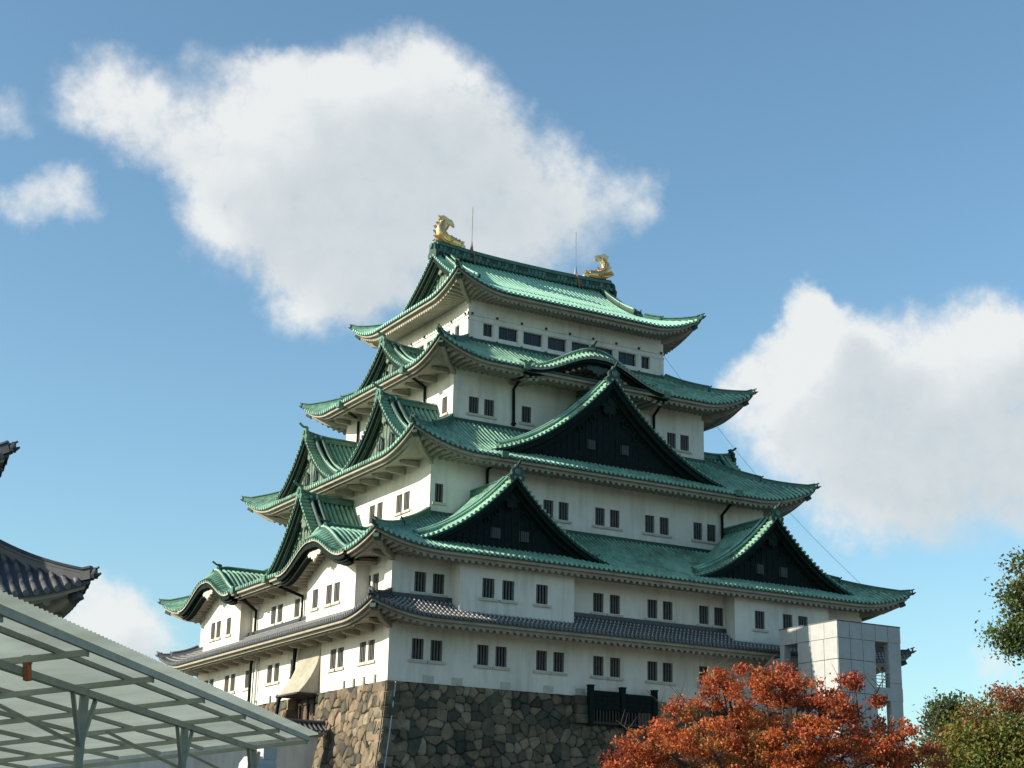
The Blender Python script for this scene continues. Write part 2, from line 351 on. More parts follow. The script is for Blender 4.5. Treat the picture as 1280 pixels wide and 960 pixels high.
def hip_rafters(skirts, aw_uw, parent, corners=(0,1,2,3), cap='copper'):
    for ci in corners:
        s = skirts[ci]; aw, uw = aw_uw[ci]; mb = MB()
        p0 = Vector(s.F(aw-.2, uw-.2, s.ze-.50)); p1 = Vector(s.F(s.a-.30, s.u-.30, s.ze+s.rise-.52))
        mid = p0.lerp(p1,.55)-Vector((0,0,.24*s.rise))
        sec = [(-.13,-.14),(.13,-.14),(.13,.2),(-.13,.2)]
        mb.sweep([p0, mid, p0.lerp(p1,.9)-Vector((0,0,.03)), p1], sec, 0)
        q = p0.lerp(p1,.96); d = (p1-mid).normalized()
        mb.sweep([p1-d*.32, p1+d*.10], [(-.17,-.19),(.17,-.19),(.17,.2),(-.17,.2)], 1)
        mb.build('hip_rafter', ['plaster_eave', cap], parent)

def prof_gable(k): return lambda q: (1-q)*(1-k*q)
def prof_kara(q): 
    q = min(1,q); return .5+.5*math.cos(math.pi*min(1,q*1.0)**.92)
def gable(F, c0, uf, w, za, zb, uin, parent, kind='chidori', h=None, dark=True, rw=.42, rh=.5, both=False, panel_z=None, pitch=.36, windows=True, orn=1.0, board=.62, name='gable', ridge=True, u_panel=.8, drop=0.):
    """gabled or undulating dormer: roof swept inwards from the front plane uf to uin"""
    h = h or prof_gable(.7); kara = kind == 'kara'
    Z = lambda q: zb+(za-zb)*h(abs(q))
    lift = lambda u: (-drop*max(0,1-(uf-u)/1.3)**1.4 if kara else 0. if both else .28*max(0,1-(uf-u)/2.2)**2)
    P = lambda q, u, dz=0: F(c0+q*w, u, Z(q)+lift(u)*(1-abs(q))+dz)
    n = 48; mb = MB()
    us = [uf-(uf-uin)*i/6 for i in range(7)] if not both else [uf-(uf-uin)*i/12 for i in range(13)]
    us = sorted(set(us+[uf-.2,uf-.4,uf-.65,uf-.9,uf-1.15,uf-1.3,uf-1.6]), reverse=True)
    qs = [-1+2*i/n for i in range(n+1)]
    gv = [P(q,u) for u in us for q in qs]
    for j in range(len(us)-1):
        um = (us[j]+us[j+1])/2; dk = um > uf-1.3 or (both and um < uin+1.3)  # verge band takes dark copper as painted shade between its rolls
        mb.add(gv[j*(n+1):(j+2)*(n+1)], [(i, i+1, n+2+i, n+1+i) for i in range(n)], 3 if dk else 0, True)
    # underside near the verge
    for (ua, ub) in (((uf, uf-u_panel-.1),)+(((uin, uin+u_panel+.1),) if both else ())):
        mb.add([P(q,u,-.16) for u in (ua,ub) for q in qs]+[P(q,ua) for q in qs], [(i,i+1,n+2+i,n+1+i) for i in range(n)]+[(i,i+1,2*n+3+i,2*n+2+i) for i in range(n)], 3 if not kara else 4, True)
    # arc-length table
    L = [0]; fine = [i/200 for i in range(201)]
    for i in range(200):
        a, b = fine[i], fine[i+1]; L.append(L[-1]+math.hypot((b-a)*w, Z(b)-Z(a)))
    def q_at(l): return float(np.interp(l, L, fine))
    r = .095; rv = .12
    fronts = [(uf,-1)] + ([(uin,1)] if both else [])
    for (u0, sg) in fronts:
        band = .62
        l = .2
        while l < L[-1]-.05:         # short rolls lying across the verge
            q0 = q_at(l); q1 = q_at(l+.02)
            for s_ in (1,-1):
                tx, tz = (q1-q0)*w*s_, Z(q1)-Z(q0); m = math.hypot(tx,tz); tx/=m; tz/=m; nx, nz = (-tz*s_, tx*s_)
                vs = []
                for uu in ((u0-sg*.06, u0+sg*band) if not kara else (u0+.06,u0-.2,u0-.4,u0-.62,u0-.9)):
                    for a, b in RIBSEC: vs.append(F(c0+s_*q0*w+tx*a*rv+nx*b*rv, uu, Z(q0)+lift(uu if kara else u0)*(1-q0)+tz*a*rv+nz*b*rv-.005))
                mb.add(vs, [(k_*5+j,k_*5+j+1,k_*5+j+6,k_*5+j+5) for j in range(4) for k_ in range(len(vs)//5-1)]+[(0,1,2,3,4)], 1, True)
            l += .36
        for (du, rr, hh) in ((band+.16,.13,.42),(band+.62,.13,.56)) if not kara else ((band+.14,.13,.26),):      # descending ridge rolls
            if kara and du > band+.2: continue
            for s_ in (1,-1):
                ql = .9 if not kara else .82
                pts = [P(s_*(.03+(ql-.03)*i/16), u0+sg*du, .0) for i in range(17)]
                lat = Vector(F(0,1,0))-Vector(F(0,0,0))
                mb.sweep(pts, [(-rr,-.05),(rr,-.05),(rr*.9,hh*.6),(rr*.5,hh),(-rr*.5,hh),(-rr*.9,hh*.6)], 3, True, lat=lat)  # flank in dark copper, its shaded side painted in
                mb.tube([Vector(p_)+Vector((0,0,hh)) for p_ in pts], rr*.8, 1, 6)  # paler top roll, sunlit highlight painted in
                e = Vector(pts[-1]); d = (Vector(pts[-1])-Vector(pts[-2])).normalized()
                if du < band+.2:
                    mb.poly([e+lat*a+Vector((0,0,b)) for a, b in ((-.26,-.1),(-.3,.2),(-.12,.5),(.12,.5),(.3,.2),(.26,-.1))], d*.14, 2)
                    c_ = e+Vector((0,0,.4)); mb.tube([c_, c_+d*.22+Vector((0,0,.12)), c_+d*.34+Vector((0,0,.28))], .06, 2, 6)
    # rolls running down the slope
    ua, ub = uf-1.35, (uin+1.35 if both else uin)
    if kara: ua = uf-.95
    k = int((ua-ub)/pitch)
    for i in range(k+1):
        u = ua-i*pitch
        for s_ in (1,-1):
            vs = []; m = 12
            for j in range(m+1):
                q = .015+.985*j/m; dq = .02; tx, tz = dq*w, Z(min(1,q+dq/2))-Z(max(0,q-dq/2)); mm = math.hypot(tx,tz); nx, nz = -tz/mm, tx/mm
                vs += [F(c0+s_*(q*w+nx*b*r), u+a*r, Z(q)+lift(u)*(1-q)+nz*b*r-.005) for a, b in RIBSEC]
            mb.add(vs, [(i2*5+j, i2*5+j+1, i2*5+j+6, i2*5+j+5) for i2 in range(m) for j in range(4)], 1, True)
    g = mb.build(name, ['copper_sunlit' if both else 'copper','copper_sunlit_rib' if both else 'copper_rib','copper_ridge','copper_dark','plaster_eave'], parent)
    # ridge with demon tile
    if ridge:
        mb = MB(); zt = za-.05
        uo = uf-(1.0 if drop else 0); pr = [F(c0, uo-.12-(uo-uin)*i/8, zt+lift(uo-(uo-uin)*i/8)) for i in range(9)]
        mb.sweep(pr, [(-rw/2,0),(rw/2,0),(rw*.5,rh*.3),(rw*.36,rh*.34),(rw*.36,rh*.62),(rw*.52,rh*.68),(rw*.45,rh*.8),(rw*.22,rh),(-rw*.22,rh),(-rw*.45,rh*.8),(-rw*.52,rh*.68),(-rw*.36,rh*.62),(-rw*.36,rh*.34),(-rw*.5,rh*.3)], 0)
        z0 = zt+lift(uo)
        pl = [(-.45,-.35),(-.55,.0),(-.36,.15),(-.40,.38),(-.25,.55),(-.12,.62),(-.1,.8),(.1,.8),(.12,.62),(.25,.55),(.40,.38),(.36,.15),(.55,.0),(.45,-.35),(.2,-.15),(0,-.05),(-.2,-.15)]
        mb.poly([F(c0+a*orn, uo-.2, z0+b*orn) for a, b in pl], Vector(F(0,.22,0))-Vector(F(0,0,0)), 1)
        mb.poly([F(c0+.19*orn*math.cos(x*math.pi/5), uo, z0+.3*orn+.19*orn*math.sin(x*math.pi/5)) for x in range(10)], Vector(F(0,.1,0))-Vector(F(0,0,0)), 0)
        mb.tube([F(c0,uo-.3,z0+.68*orn), F(c0,uo+.1,z0+.74*orn), F(c0,uo+.42,z0+.98*orn)], .085*orn, 1, 6)
        mb.build('ridge', ['copper_ridge','copper_dark' if dark else 'copper'], g)
    # bargeboards: two stepped boards following the verge
    mb = MB(); K = 40; bq = [-1+2*i/K for i in range(K+1)]
    def board_(u0, u1, d0, d1, m):
        f = lambda q, d: Z(q)+lift(uf)*(1-abs(q))-d
        vs = []
        for q in bq:
            e = .75+.25*(1-abs(q))
            vs += [F(c0+q*w*.995, u0, f(q,d0)), F(c0+q*w*.995, u0, f(q,d1*e)), F(c0+q*w*.995, u1, f(q,d0)), F(c0+q*w*.995, u1, f(q,d1*e))]
        fs = []
        for i in range(K):
            a = 4*i; b = a+4; fs += [(a,b,b+1,a+1),(a+2,b+2,b+3,a+3),(a+1,b+1,b+3,a+3)]
        mb.add(vs, fs, m)
    board_(uf-.10, uf-.52, .15, .15+board*.6, 0); board_(uf-.42, uf-.72, .15+board*.3, .15+board*1.15, 0)
    board_(uf-.30, uf-.40, .15+board*.66, .15+board*.74, 1); board_(uf-.70, uf-.77, .15+board*.8, .15+board*1.25, 1)
    mb.build('bargeboard', ['copper_black' if dark else 'seam', 'seam' if dark else 'copper_grey'], g)  # near-black boards, shade under the verge put into the colour
    if kara: return g
    # face panel with vertical seams, pendant and barred vents
    mb = MB(); up = uf-u_panel; zl = (zb-.35 if panel_z is None else panel_z)
    vs = []; fs = []
    for q in bq: vs += [F(c0+q*w*.98, up, zl), F(c0+q*w*.98, up, max(zl+.01, Z(q)-.2))]
    fs = [(2*i,2*i+2,2*i+3,2*i+1) for i in range(K)]
    mb.add(vs, fs, 0)
    c = -w+.45
    while c < w-.4:
        zt_ = Z(c/w)-.25
        if zt_ > zl+.25: mb.box(c0+c-.025, c0+c+.025, up-.01, up+.04, zl, zt_, 1, F)
        c += .48
    H = za-zb
    if H > 4.6 or True:
        zz = zl+.32*H if not both else zl+.1
        mb.box(c0-w*.52, c0+w*.52, up, up+.13, zl+.05*H, zl+.05*H+.14, 1, F)
    mb.build('gable_panel', ['copper_black' if dark else 'copper_grey', 'seam' if dark else 'copper_grey'], g)  # dark gables: shade put into near-black sheet; grey-green copy on sunlit gables
    mb = MB(); s = H/4.6; zc = za-.95*s-.15
    pen = [(0,.55),(.22,.42),(.3,.2),(.62,.28),(.78,.05),(.66,-.2),(.44,-.16),(.5,-.42),(.3,-.62),(.12,-.5),(0,-.85)]
    pl = pen+[(-a,b) for a, b in pen[-2:0:-1]]
    mb.poly([F(c0+a*s*.8, up+.16, zc+b*s) for a, b in pl], Vector(F(0,.12,0))-Vector(F(0,0,0)), 0)
    mb.poly([F(c0+.2*s*math.cos(x*math.pi/5), up+.26, zc+.12*s+.2*s*math.sin(x*math.pi/5)) for x in range(10)], Vector(F(0,.09,0))-Vector(F(0,0,0)), 1)
    for s_ in (1,-1):                 # scroll relief either side of the pendant
        for (cx, cz, R0, a0) in ((1.05,-.95,.34,0),(1.75,-1.55,.3,.8)) if not both else ((.9,-.9,.32,0),(1.6,-1.6,.32,.6),(2.3,-2.1,.3,.6)):
            pts = []
            for i in range(14):
                a = a0+i*.55; R = R0*(1-i/16)
                pts.append(F(c0+s_*(cx*s+R*s*math.cos(a)), up+.07, zc+cz*s+R*s*math.sin(a)))
            mb.tube(pts, .06*s, 1, 5)
    mb.build('gable_pendant', ['seam' if dark else 'copper_grey', 'seam' if dark else 'copper'], g)
    if windows:
        for s_ in (1,-1):
            mb = MB(); wz = zl+.27*H; cw = c0+s_*.2*w*.72; ww, wh = (.34,.52) if dark else (.42,.62)
            mb.box(cw-ww, cw+ww, up+.03, up+.05, wz, wz+wh*1.25, 0, F)
            if dark:
                for k in range(4): 
                    x = cw-ww+.14+k*(2*ww-.28)/3; mb.box(x-.05, x+.05, up+.06, up+.12, wz, wz+wh*1.25, 1, F)
            else:
                mb.poly([F(cw+a*ww, up+.07, wz+b*wh) for a, b in ((-1,0),(1,0),(1.1,.7),(.6,1.2),(0,1.6),(-.6,1.2),(-1.1,.7))], Vector(F(0,.02,0))-Vector(F(0,0,0)), 0)
                for k in range(2):
                    x = cw-ww*.4+k*ww*.8; mb.box(x-.04, x+.04, up+.1, up+.14, wz, wz+wh*1.2, 1, F)
            mb.build('vent_window', ['pane','vent_bar' if dark else 'copper_grey'], g)
    return g

# ------------------------------------------------------------------ walls and windows
def wall_side(mb, F, a, u, z0, z1, holes, m=0, dep=.24):
    cs = sorted({-a, a} | {x for h in holes for x in h[:2]}); zs = sorted({z0, z1} | {x for h in holes for x in h[2:]})
    for i in range(len(cs)-1):
        for j in range(len(zs)-1):
            cm, zm = (cs[i]+cs[i+1])/2, (zs[j]+zs[j+1])/2
            if any(h[0] < cm < h[1] and h[2] < zm < h[3] for h in holes): continue
            mb.add([F(cs[i],u,zs[j]),F(cs[i+1],u,zs[j]),F(cs[i+1],u,zs[j+1]),F(cs[i],u,zs[j+1])], [(0,1,2,3)], m)
    for (c0, c1, b, t) in holes:
        q = [(c0,b),(c1,b),(c1,t),(c0,t)]
        for k in range(4):
            (ca,za_),(cb,zb_) = q[k], q[(k+1)%4]
            mb.add([F(ca,u,za_),F(cb,u,zb_),F(cb,u-dep,zb_),F(ca,u-dep,za_)], [(0,1,2,3)], m)
def window(F, hole, u, parent, bars=4, sill=True, dep=.2):
    c0, c1, b, t = hole
    mb = MB(); mb.box(c0+.004, c1-.004, u-dep-.04, u-dep, b+.004, t-.004, 0, F); w = mb.build('window', ['pane'], parent)
    mb = MB()
    if bars:
        for k in range(bars):
            x = c0+(c1-c0)*(k+.5)/bars; mb.box(x-.052, x+.052, u-.15, u-.06, b+.002, t-.002, 0, F)
        mb.build('window_bars', ['bar'], w)
    else:
        x = (c0+c1)/2; mb.box(x-.03, x+.03, u-dep, u-dep+.05, b, t, 0, F); mb.box(c0, c1, u-dep, u-dep+.04, b, b+.05, 0, F); mb.box(c0, c1, u-dep, u-dep+.04, t-.05, t, 0, F)
        mb.build('window_frame', ['bar'], w)
    if sill:
        mb = MB(); mb.box(c0-.2, c1+.2, u+.003, u+.11, b-.20, b-.05, 0, F); mb.build('sill', ['plaster_trim'], w)
    return w
def downpipe(pts, parent, r=.105, box=True, m='copper_black'):
    mb = MB(); mb.tube(pts, r, 0, 8)
    p = Vector(pts[0])
    if box: mb.box(p.x-.24, p.x+.24, p.y-.24, p.y+.24, p.z-.12, p.z+.3, 1)
    for q in pts[2:]:
        q = Vector(q); mb.box(q.x-r*1.3, q.x+r*1.3, q.y-r*1.3, q.y+r*1.3, q.z+.1, q.z+.22, 0)
    return mb.build('downpipe', [m, 'copper'], parent)

# ------------------------------------------------------------------ ground
GZ = .7
mb = MB(); mb.add([(-3000,-3000,GZ),(3000,-3000,GZ),(3000,3000,GZ),(-3000,3000,GZ)], [(0,1,2,3)])
tag(mb.build('ground', ['ground']), 'flat pale gravel ground of the castle precinct', 'ground', kind='structure')

# ------------------------------------------------------------------ main keep
keep = thing('castle_keep', (0,0,12.5), 'big white five-tier castle keep with green copper roofs and gilded fish on the ridge', 'castle')
DIM = {1:(18.15,16.15),2:(18.15,16.15),3:(13.53,11.65),4:(10.47,8.57),5:(8.36,6.49)}
OUT = {1:(20.45,18.38),2:(20.5,18.48),3:(16.12,14.1),4:(13.0,11.18),5:(10.42,8.5)}
ZE = {1:16.12,2:20.07,3:27.45,4:34.75,5:40.85}
RISE = {1:.8,2:.85,3:1.25,4:1.2,5:1.25}
LC = {1:4.2,2:4.5,3:4.8,4:4.2,5:4.2}
ZW = {1:(12.5,16.75),2:(16.76,20.6),3:(22.8,28.1),4:(30.2,35.4),5:(37.0,41.5)}
SIDES = ('R','N','W','L')
def swap(d, side): return d if side in 'RW' else (d[1], d[0])
prs = lambda cs, hw=.39: [(c-hw, c+hw) for c in cs]
ZWIN = {1:(13.84,15.04),2:(17.78,18.97),3:(24.44,25.64),4:(31.66,32.8),5:(38.08,39.02)}
WINR = {1: prs([-16.26,-15.03,-11.9,-10.65,-7.8,-6.57,-3.67,-2.42,.42,1.6,4.48,5.7,8.6,9.8,12.7,13.9,15.5,16.7]),
 2: prs([-16.25,-15.03,-3.7,-2.45,.44,1.64,4.53,5.76,15.2,16.4]),
 3: prs([-12.87],.3)+prs([-4.72,-3.53,-.64,.55,3.43,4.65,7.52,8.7])+prs([12.87],.3),
 4: prs([-8.85,-7.66,-4.7,4.7,7.55,8.73]),
 5: prs([-6.75,6.75],.38)+prs([-5.1,-3.06,-1.02,1.02,3.06,5.1],.78)}
WINL = {1: prs([-14.2,-13.0,-9.9,-8.7,-5.9,-1.87,-.65,8.4,9.5,12.65,13.85],.43)+prs([2.07],.4),
 2: prs([-14.6,-1.85,-.7,2.2,12.9,14.0],.43),
 3: prs([-8.4,-7.3,-4.4,-3.2,3.2,4.4,7.3,8.4],.42), 4: prs([-7.4,-5.4,5.4,7.4],.37),
 5: prs([-4.9,4.9],.33)+prs([-3.06,-1.02,1.02,3.06],.78)}
for fl in range(1,6):
    mb = MB(); z0, z1 = ZW[fl]
    todo = []
    for sd in SIDES:
        a, u = swap(DIM[fl], sd); F = frame(sd)
        hs = []
        if sd in 'RL':
            hs = [(c0,c1,*ZWIN[fl]) for c0,c1 in (WINR if sd == 'R' else WINL)[fl]]
            todo += [(F,hh,u) for hh in hs]
        wall_side(mb, F, a, u, z0, z1, hs)
    w = mb.build('wall', ['plaster'], keep)
    for F, hh, u in todo: window(F, hh, u, keep, bars=0 if fl == 5 else (3 if hh[1]-hh[0] < .7 else 4), sill=fl != 5)
    if fl == 5:        # horizontal timbers with knobs round the top storey
        for sd in SIDES:
            a, u = swap(DIM[5], sd); F = frame(sd); mb = MB()
            for (zz, hh, d) in ((39.52,.20,.07),(37.72,.24,.10),(39.14,.14,.05),(37.42,.12,.16)): mb.box(-a-d, a+d, u+.003, u+d, zz-hh/2, zz+hh/2, 0, F)
            n = 8 if sd in 'RW' else 6
            for zz in (39.52,37.72):
                for k in range(n+1):
                    c = -a+.25+(2*a-.5)*k/n; mb.box(c-.075, c+.075, u+.05, u+.16, zz-.075, zz+.075, 1, F)
            for k in range(n+1):
                c = -a+.16+(2*a-.32)*k/n; mb.box(c-.16, c+.16, u+.003, u+.04, 37.85, 39.06, 0, F)
            mb.build('timber_rail', ['plaster','wood'], keep)
# pent roofs and their eaves
KARA_L = (9.4, 4.6, .42); KARA_R4 = (-.4, 5.1, .5)
skirts = {}
for fl in range(1,6):
    inner = DIM[2] if fl == 1 else (DIM[fl+1] if fl < 5 else (7.35,5.35))
    zi = {1:17.42,2:23.62,3:30.95,4:37.54,5:42.45}[fl]
    mb = MB(); me = MB(); ss = []
    for sd in SIDES:
        a, u = swap(OUT[fl], sd); ai, ui = swap(inner, sd); aw, uw = swap(DIM[fl], sd)
        s = Skirt(frame(sd), a, u, ai, ui, ZE[fl], zi, RISE[fl], LC[fl], .78 if fl == 5 else .7); ss.append(s)
        gaps = []
        if fl == 2 and sd in 'LN': gaps = [(KARA_L[0],)+KARA_L[1:], (-KARA_L[0],)+KARA_L[1:]]
        if fl == 4 and sd in 'RW': gaps = [KARA_R4] if sd == 'R' else []
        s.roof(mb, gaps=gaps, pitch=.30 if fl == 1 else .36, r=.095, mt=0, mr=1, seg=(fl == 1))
        s.eave(me, aw, uw, gaps=gaps if fl == 2 else [], arms=(sd in 'LN' and fl < 5), pitch=.46 if fl < 5 else .36, rafters=(fl == 5 or sd in 'RW'))
    skirts[fl] = ss
    tm = ['tile','tile_rib','joint'] if fl == 1 else (['copper','copper_rib'] if fl < 5 else ['copper_sunlit','copper_sunlit_rib'])
    rf = mb.build('roof', tm, keep)
    if fl < 5:
        mf = MB()
        for sd in SIDES:
            A_, U_ = swap(DIM[fl+1], sd); mf.box(-A_-.16, A_+.16, U_+.003, U_+.2, zi-.2, zi+.16, 0, frame(sd))
        mf.build('flashing', ['tile' if fl == 1 else 'copper_dark'], rf)
    if fl == 1: tag(rf, 'narrow grey tiled pent roof above the lowest storey')
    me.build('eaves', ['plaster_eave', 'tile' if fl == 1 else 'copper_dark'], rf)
    hip_ridges(ss, rf, ['tile','tile_rib'] if fl == 1 else ['copper_ridge','copper_dark'], brk=.45 if fl in (2,3,4) else (.7 if fl == 5 else .3), w=.34, h=.34)
    hip_rafters(ss, [swap(DIM[fl], sd) for sd in SIDES], rf, cap='copper_dark')
# flashing ridges where pent roofs meet the walls
FR, FL_, FN = frame('R'), frame('L'), frame('N')
# gables
for c in (-10.45, 9.95): gable(FR, c, 17.3, 7.0, 25.1, 20.62, 11.65, keep, windows=True, orn=1.0)
gable(FR, -.45, 13.05, 9.4, 34.15, 28.1, 8.57, keep, board=.8, orn=1.15, rw=.5)
gable(FR, -.4, 11.35, 6.0, 37.1, 34.80, 6.49, keep, kind='kara', h=prof_kara, orn=.8, board=.42, drop=.75, rw=.36, rh=.42)
gable(FL_, 0, 17.6, 6.7, 26.15, 20.85, 13.53, keep, dark=False, orn=1.0)
for c in (-9.4, 9.4): gable(FL_, c, 20.62, 5.2, 22.35, 20.02, 14.8, keep, kind='kara', h=prof_kara, orn=.8, board=.62, dark=True, drop=.9, rw=.36, rh=.42)
for c in (-6.2, 6.2): gable(FL_, c, 14.9, 5.3, 32.1, 28.25, 10.47, keep, dark=False)
gable(FL_, 0, 11.9, 4.9, 38.1, 35.35, 8.36, keep, dark=False)
gable(FN, 0, 17.6, 6.7, 26.15, 20.85, 13.53, keep, dark=True)
for c in (-6.2, 6.2): gable(FN, c, 14.9, 5.3, 32.1, 28.25, 10.47, keep, dark=True)
gable(FN, 0, 11.9, 4.9, 38.1, 35.35, 8.36, keep, dark=True)
top = gable(FL_, 0, 8.05, 5.45, 46.1, 42.40, -8.05, keep, dark=False, both=True, h=prof_gable(.28), ridge=False, windows=False, panel_z=42.3, u_panel=.95, name='gable_roof')
# far panel of the top gable roof
mb = MB(); vs = []
for i in range(31):
    q = -1+i/15; vs += [FN(q*5.3, 7.1, 42.3), FN(q*5.3, 7.1, max(42.31, 42.4+3.7*prof_gable(.28)(abs(q))-.2))]
mb.add(vs, [(2*i,2*i+2,2*i+3,2*i+1) for i in range(30)]); mb.build('gable_panel', ['copper_grey'], top)
# main ridge: stacked courses with open-work
mb = MB(); zr = lambda x: 46.0+.28*(abs(x)/8)**2.2
X = [-7.9+15.8*i/24 for i in range(25)]
def course(w, z0, z1, m): mb.sweep([(x,0,zr(x)) for x in X], [(-w/2,z0),(w/2,z0),(w/2,z1),(-w/2,z1)], m)
course(.95,0,.22,0); course(.66,.22,.62,1); course(.86,.62,.74,0); course(.62,.74,.86,0); mb.tube([(x,0,zr(x)+.88) for x in X], .2, 0, 8)
for i in range(46):
    x = -7.5+15*i/45
    for s_ in (-1,1):
        random.random() < .62 and mb.box(x-.13, x+.13, s_*.33-.05, s_*.33+.05, zr(x)+.26, zr(x)+.58, random.choice((0,0,1,2)))
        mb.box(x-.05, x+.05, s_*.48-.03, s_*.48+.03, zr(x)+.02, zr(x)+.18, 1)
for s_ in (-1,1):
    pl = [(-.7,-.5),(-.8,.0),(-.55,.3),(-.5,.65),(-.3,.95),(.3,.95),(.5,.65),(.55,.3),(.8,0),(.7,-.5),(.3,-.2),(-.3,-.2)]
    mb.poly([(s_*7.85, a*.85, 46.2+b*.85) for a, b in pl], (s_*.25,0,0), 1)
    mb.tube([(s_*8.05,-.0,46.75),(s_*8.25,0,46.78)], .22, 0, 10)
mb.build('ridge', ['copper_ridge','copper_dark','copper'], top)
# gilded fish
def fish(sx):
    mb = MB(); zt = 47.12
    spine = [(-5.65,.22,.20,.20),(-5.85,.26,.30,.27),(-6.2,.30,.40,.33),(-6.6,.34,.44,.37),(-7.0,.42,.46,.40),(-7.33,.66,.47,.44),(-7.46,.98,.42,.40),(-7.44,1.3,.36,.34),(-7.33,1.58,.30,.26),(-7.22,1.82,.26,.2),(-7.15,2.02,.18,.14)]
    pts = [Vector((sx*-p[0]*-1, 0, zt+p[1])) for p in spine]; n = 12; vs = []
    for i, p in enumerate(pts):
        t = (pts[min(i+1,len(pts)-1)]-pts[max(0,i-1)]).normalized(); l = Vector((0,1,0)); w_ = l.cross(t)
        for k in range(n):
            a = 2*math.pi*k/n; rr = 1+.05*((k+i) % 2)
            vs.append(p+l*math.cos(a)*spine[i][3]*rr+w_*math.sin(a)*spine[i][2]*rr)
    fs = [(i*n+k, i*n+(k+1)%n, (i+1)*n+(k+1)%n, (i+1)*n+k) for i in range(len(pts)-1) for k in range(n)]+[tuple(range(n)), tuple(range((len(pts)-1)*n,len(pts)*n))]
    mb.add(vs, fs, 0, True)
    Q = lambda x, z: (sx*x, -.0, zt+z)
    def plate(poly, th=.09, y=0): mb.poly([(sx*x, y-th/2, zt+z) for x, z in poly], (0,th,0))
    plate([(-5.55,.30),(-5.35,.18),(-5.38,.02),(-5.7,.0),(-5.9,.16)], .36); plate([(-5.5,.33),(-5.42,.52),(-5.68,.56),(-5.85,.42)], .3)   # jaws
    # tail fan in two lobes
    plate([(-7.36,1.7),(-7.62,1.95),(-7.72,2.22),(-7.52,2.2),(-7.3,2.3),(-7.08,2.24),(-6.85,2.12),(-6.55,2.05),(-6.38,1.78),(-6.32,1.52),(-6.55,1.66),(-6.72,1.58),(-6.95,1.72),(-7.05,1.4),(-7.22,1.3)], .22)
    for k in (-1,1): plate([(-7.34,1.65),(-7.5,2.0),(-7.4,2.25),(-7.1,2.15),(-6.8,1.95),(-7.1,1.8)], .06, k*.14)
    # back fins and belly spikes
    for (x, z, dx, dz) in ((-7.55,.35,-.5,.18),(-7.78,.72,-.3,.22),(-7.78,1.08,-.26,.24),(-7.66,1.4,-.2,.26)):
        plate([(x+.12,z-.16),(x+dx,z+dz),(x+dx*.55,z+dz*.9+.1),(x+.1,z+.2)], .12)
    for k in (-1,1):
        mb.poly([(sx*x, k*y, zt+z) for x, y, z in ((-6.5,.36,.3),(-6.9,.62,.42),(-7.5,.78,.62),(-7.75,.72,.38),(-7.3,.55,.16),(-6.8,.38,.1))], (0,k*.05,.04))
        mb.poly([(sx*x, k*y, zt+z) for x, y, z in ((-7.3,.3,1.0),(-7.2,.5,1.3),(-6.95,.55,1.42),(-7.05,.42,1.1),(-7.2,.28,.85))], (0,k*.05,.04))
        mb.tube([(sx*-5.95,k*.24,zt+.50),(sx*-5.9,k*.30,zt+.54)], .09, 0, 8)
    plate([(-5.9,.5),(-6.1,.78),(-6.3,.62),(-6.5,.9),(-6.7,.68),(-6.9,.95),(-7.05,.8)], .1)
    # stepped stand
    return mb.build('fish_ornament', ['gold'], keep)
fish(1); fish(-1)
for x in (-4.75, 4.62):      # lightning rods straddling the ridge
    mb = MB(); zb_ = zr(x)+.9
    mb.tube([(x,0,zb_),(x,0,zb_+.9)], .17, 0, 8, scl=[1,.25]); mb.tube([(x,0,zb_+.8),(x,0,50.75)], .032, 0, 6)
    for s_ in (-1,1): mb.tube([(x,s_*.05,zb_+.3),(x,s_*.42,zb_-.25),(x,s_*.62,zb_-1.1)], .06, 1, 6)
    mb.build('lightning_rod', ['rod','rust'], keep)

# projecting bays of the second storey
def bay(F, c, hw, u, uw, z0, z1, wins, arch=None):
    mb = MB(); hs = [(c+x-.42, c+x+.42, 17.68, 18.85) for x in wins]
    G = lambda cc, uu, zz: F(c+cc, uu, zz)
    hs_l = [(h0-c, h1-c, b, t) for h0, h1, b, t in hs]
    wall_side(mb, G, hw, u, z0, z1, hs_l)
    for s_ in (-1,1): mb.add([F(c+s_*hw,u,z0),F(c+s_*hw,uw-.05,z0),F(c+s_*hw,uw-.05,z1),F(c+s_*hw,u,z1)], [(0,1,2,3)])
    mb.box(c-hw-.02, c+hw+.02, u+.002, u+.05, z0, z0+1.15 if False else z0+.02, 0, F)
    if arch:
        K = 24; vs = []
        for i in range(K+1):
            q = -hw+2*hw*i/K; vs += [F(c+q,u,z1), F(c+q,u,max(z1+.01, arch(q))), F(c+q,uw-.05,max(z1+.01, arch(q)))]
        mb.add(vs, [(3*i,3*i+3,3*i+4,3*i+1) for i in range(K)]+[(3*i+1,3*i+4,3*i+5,3*i+2) for i in range(K)])
    b = mb.build('bay', ['plaster'], keep)
    for h in hs: window(F, h, u, keep)
bay(FR, -10.2, 4.0, 17.25, 16.15, 16.0, 20.35, (-2.05,-.68,1.69)); bay(FR, 10.2, 4.0, 17.25, 16.15, 16.0, 20.35, (-1.92,.43,1.75))
for c, wn_ in ((9.4,(-2.3,-.2,.95)),(-9.4,(-1.75,-.62,1.4))):
    bay(FL_, c, 3.6, 19.0, 18.15, 16.0, 19.7, wn_, arch=lambda q: 20.02+1.43*prof_kara(abs(q)/5.2)-.42)
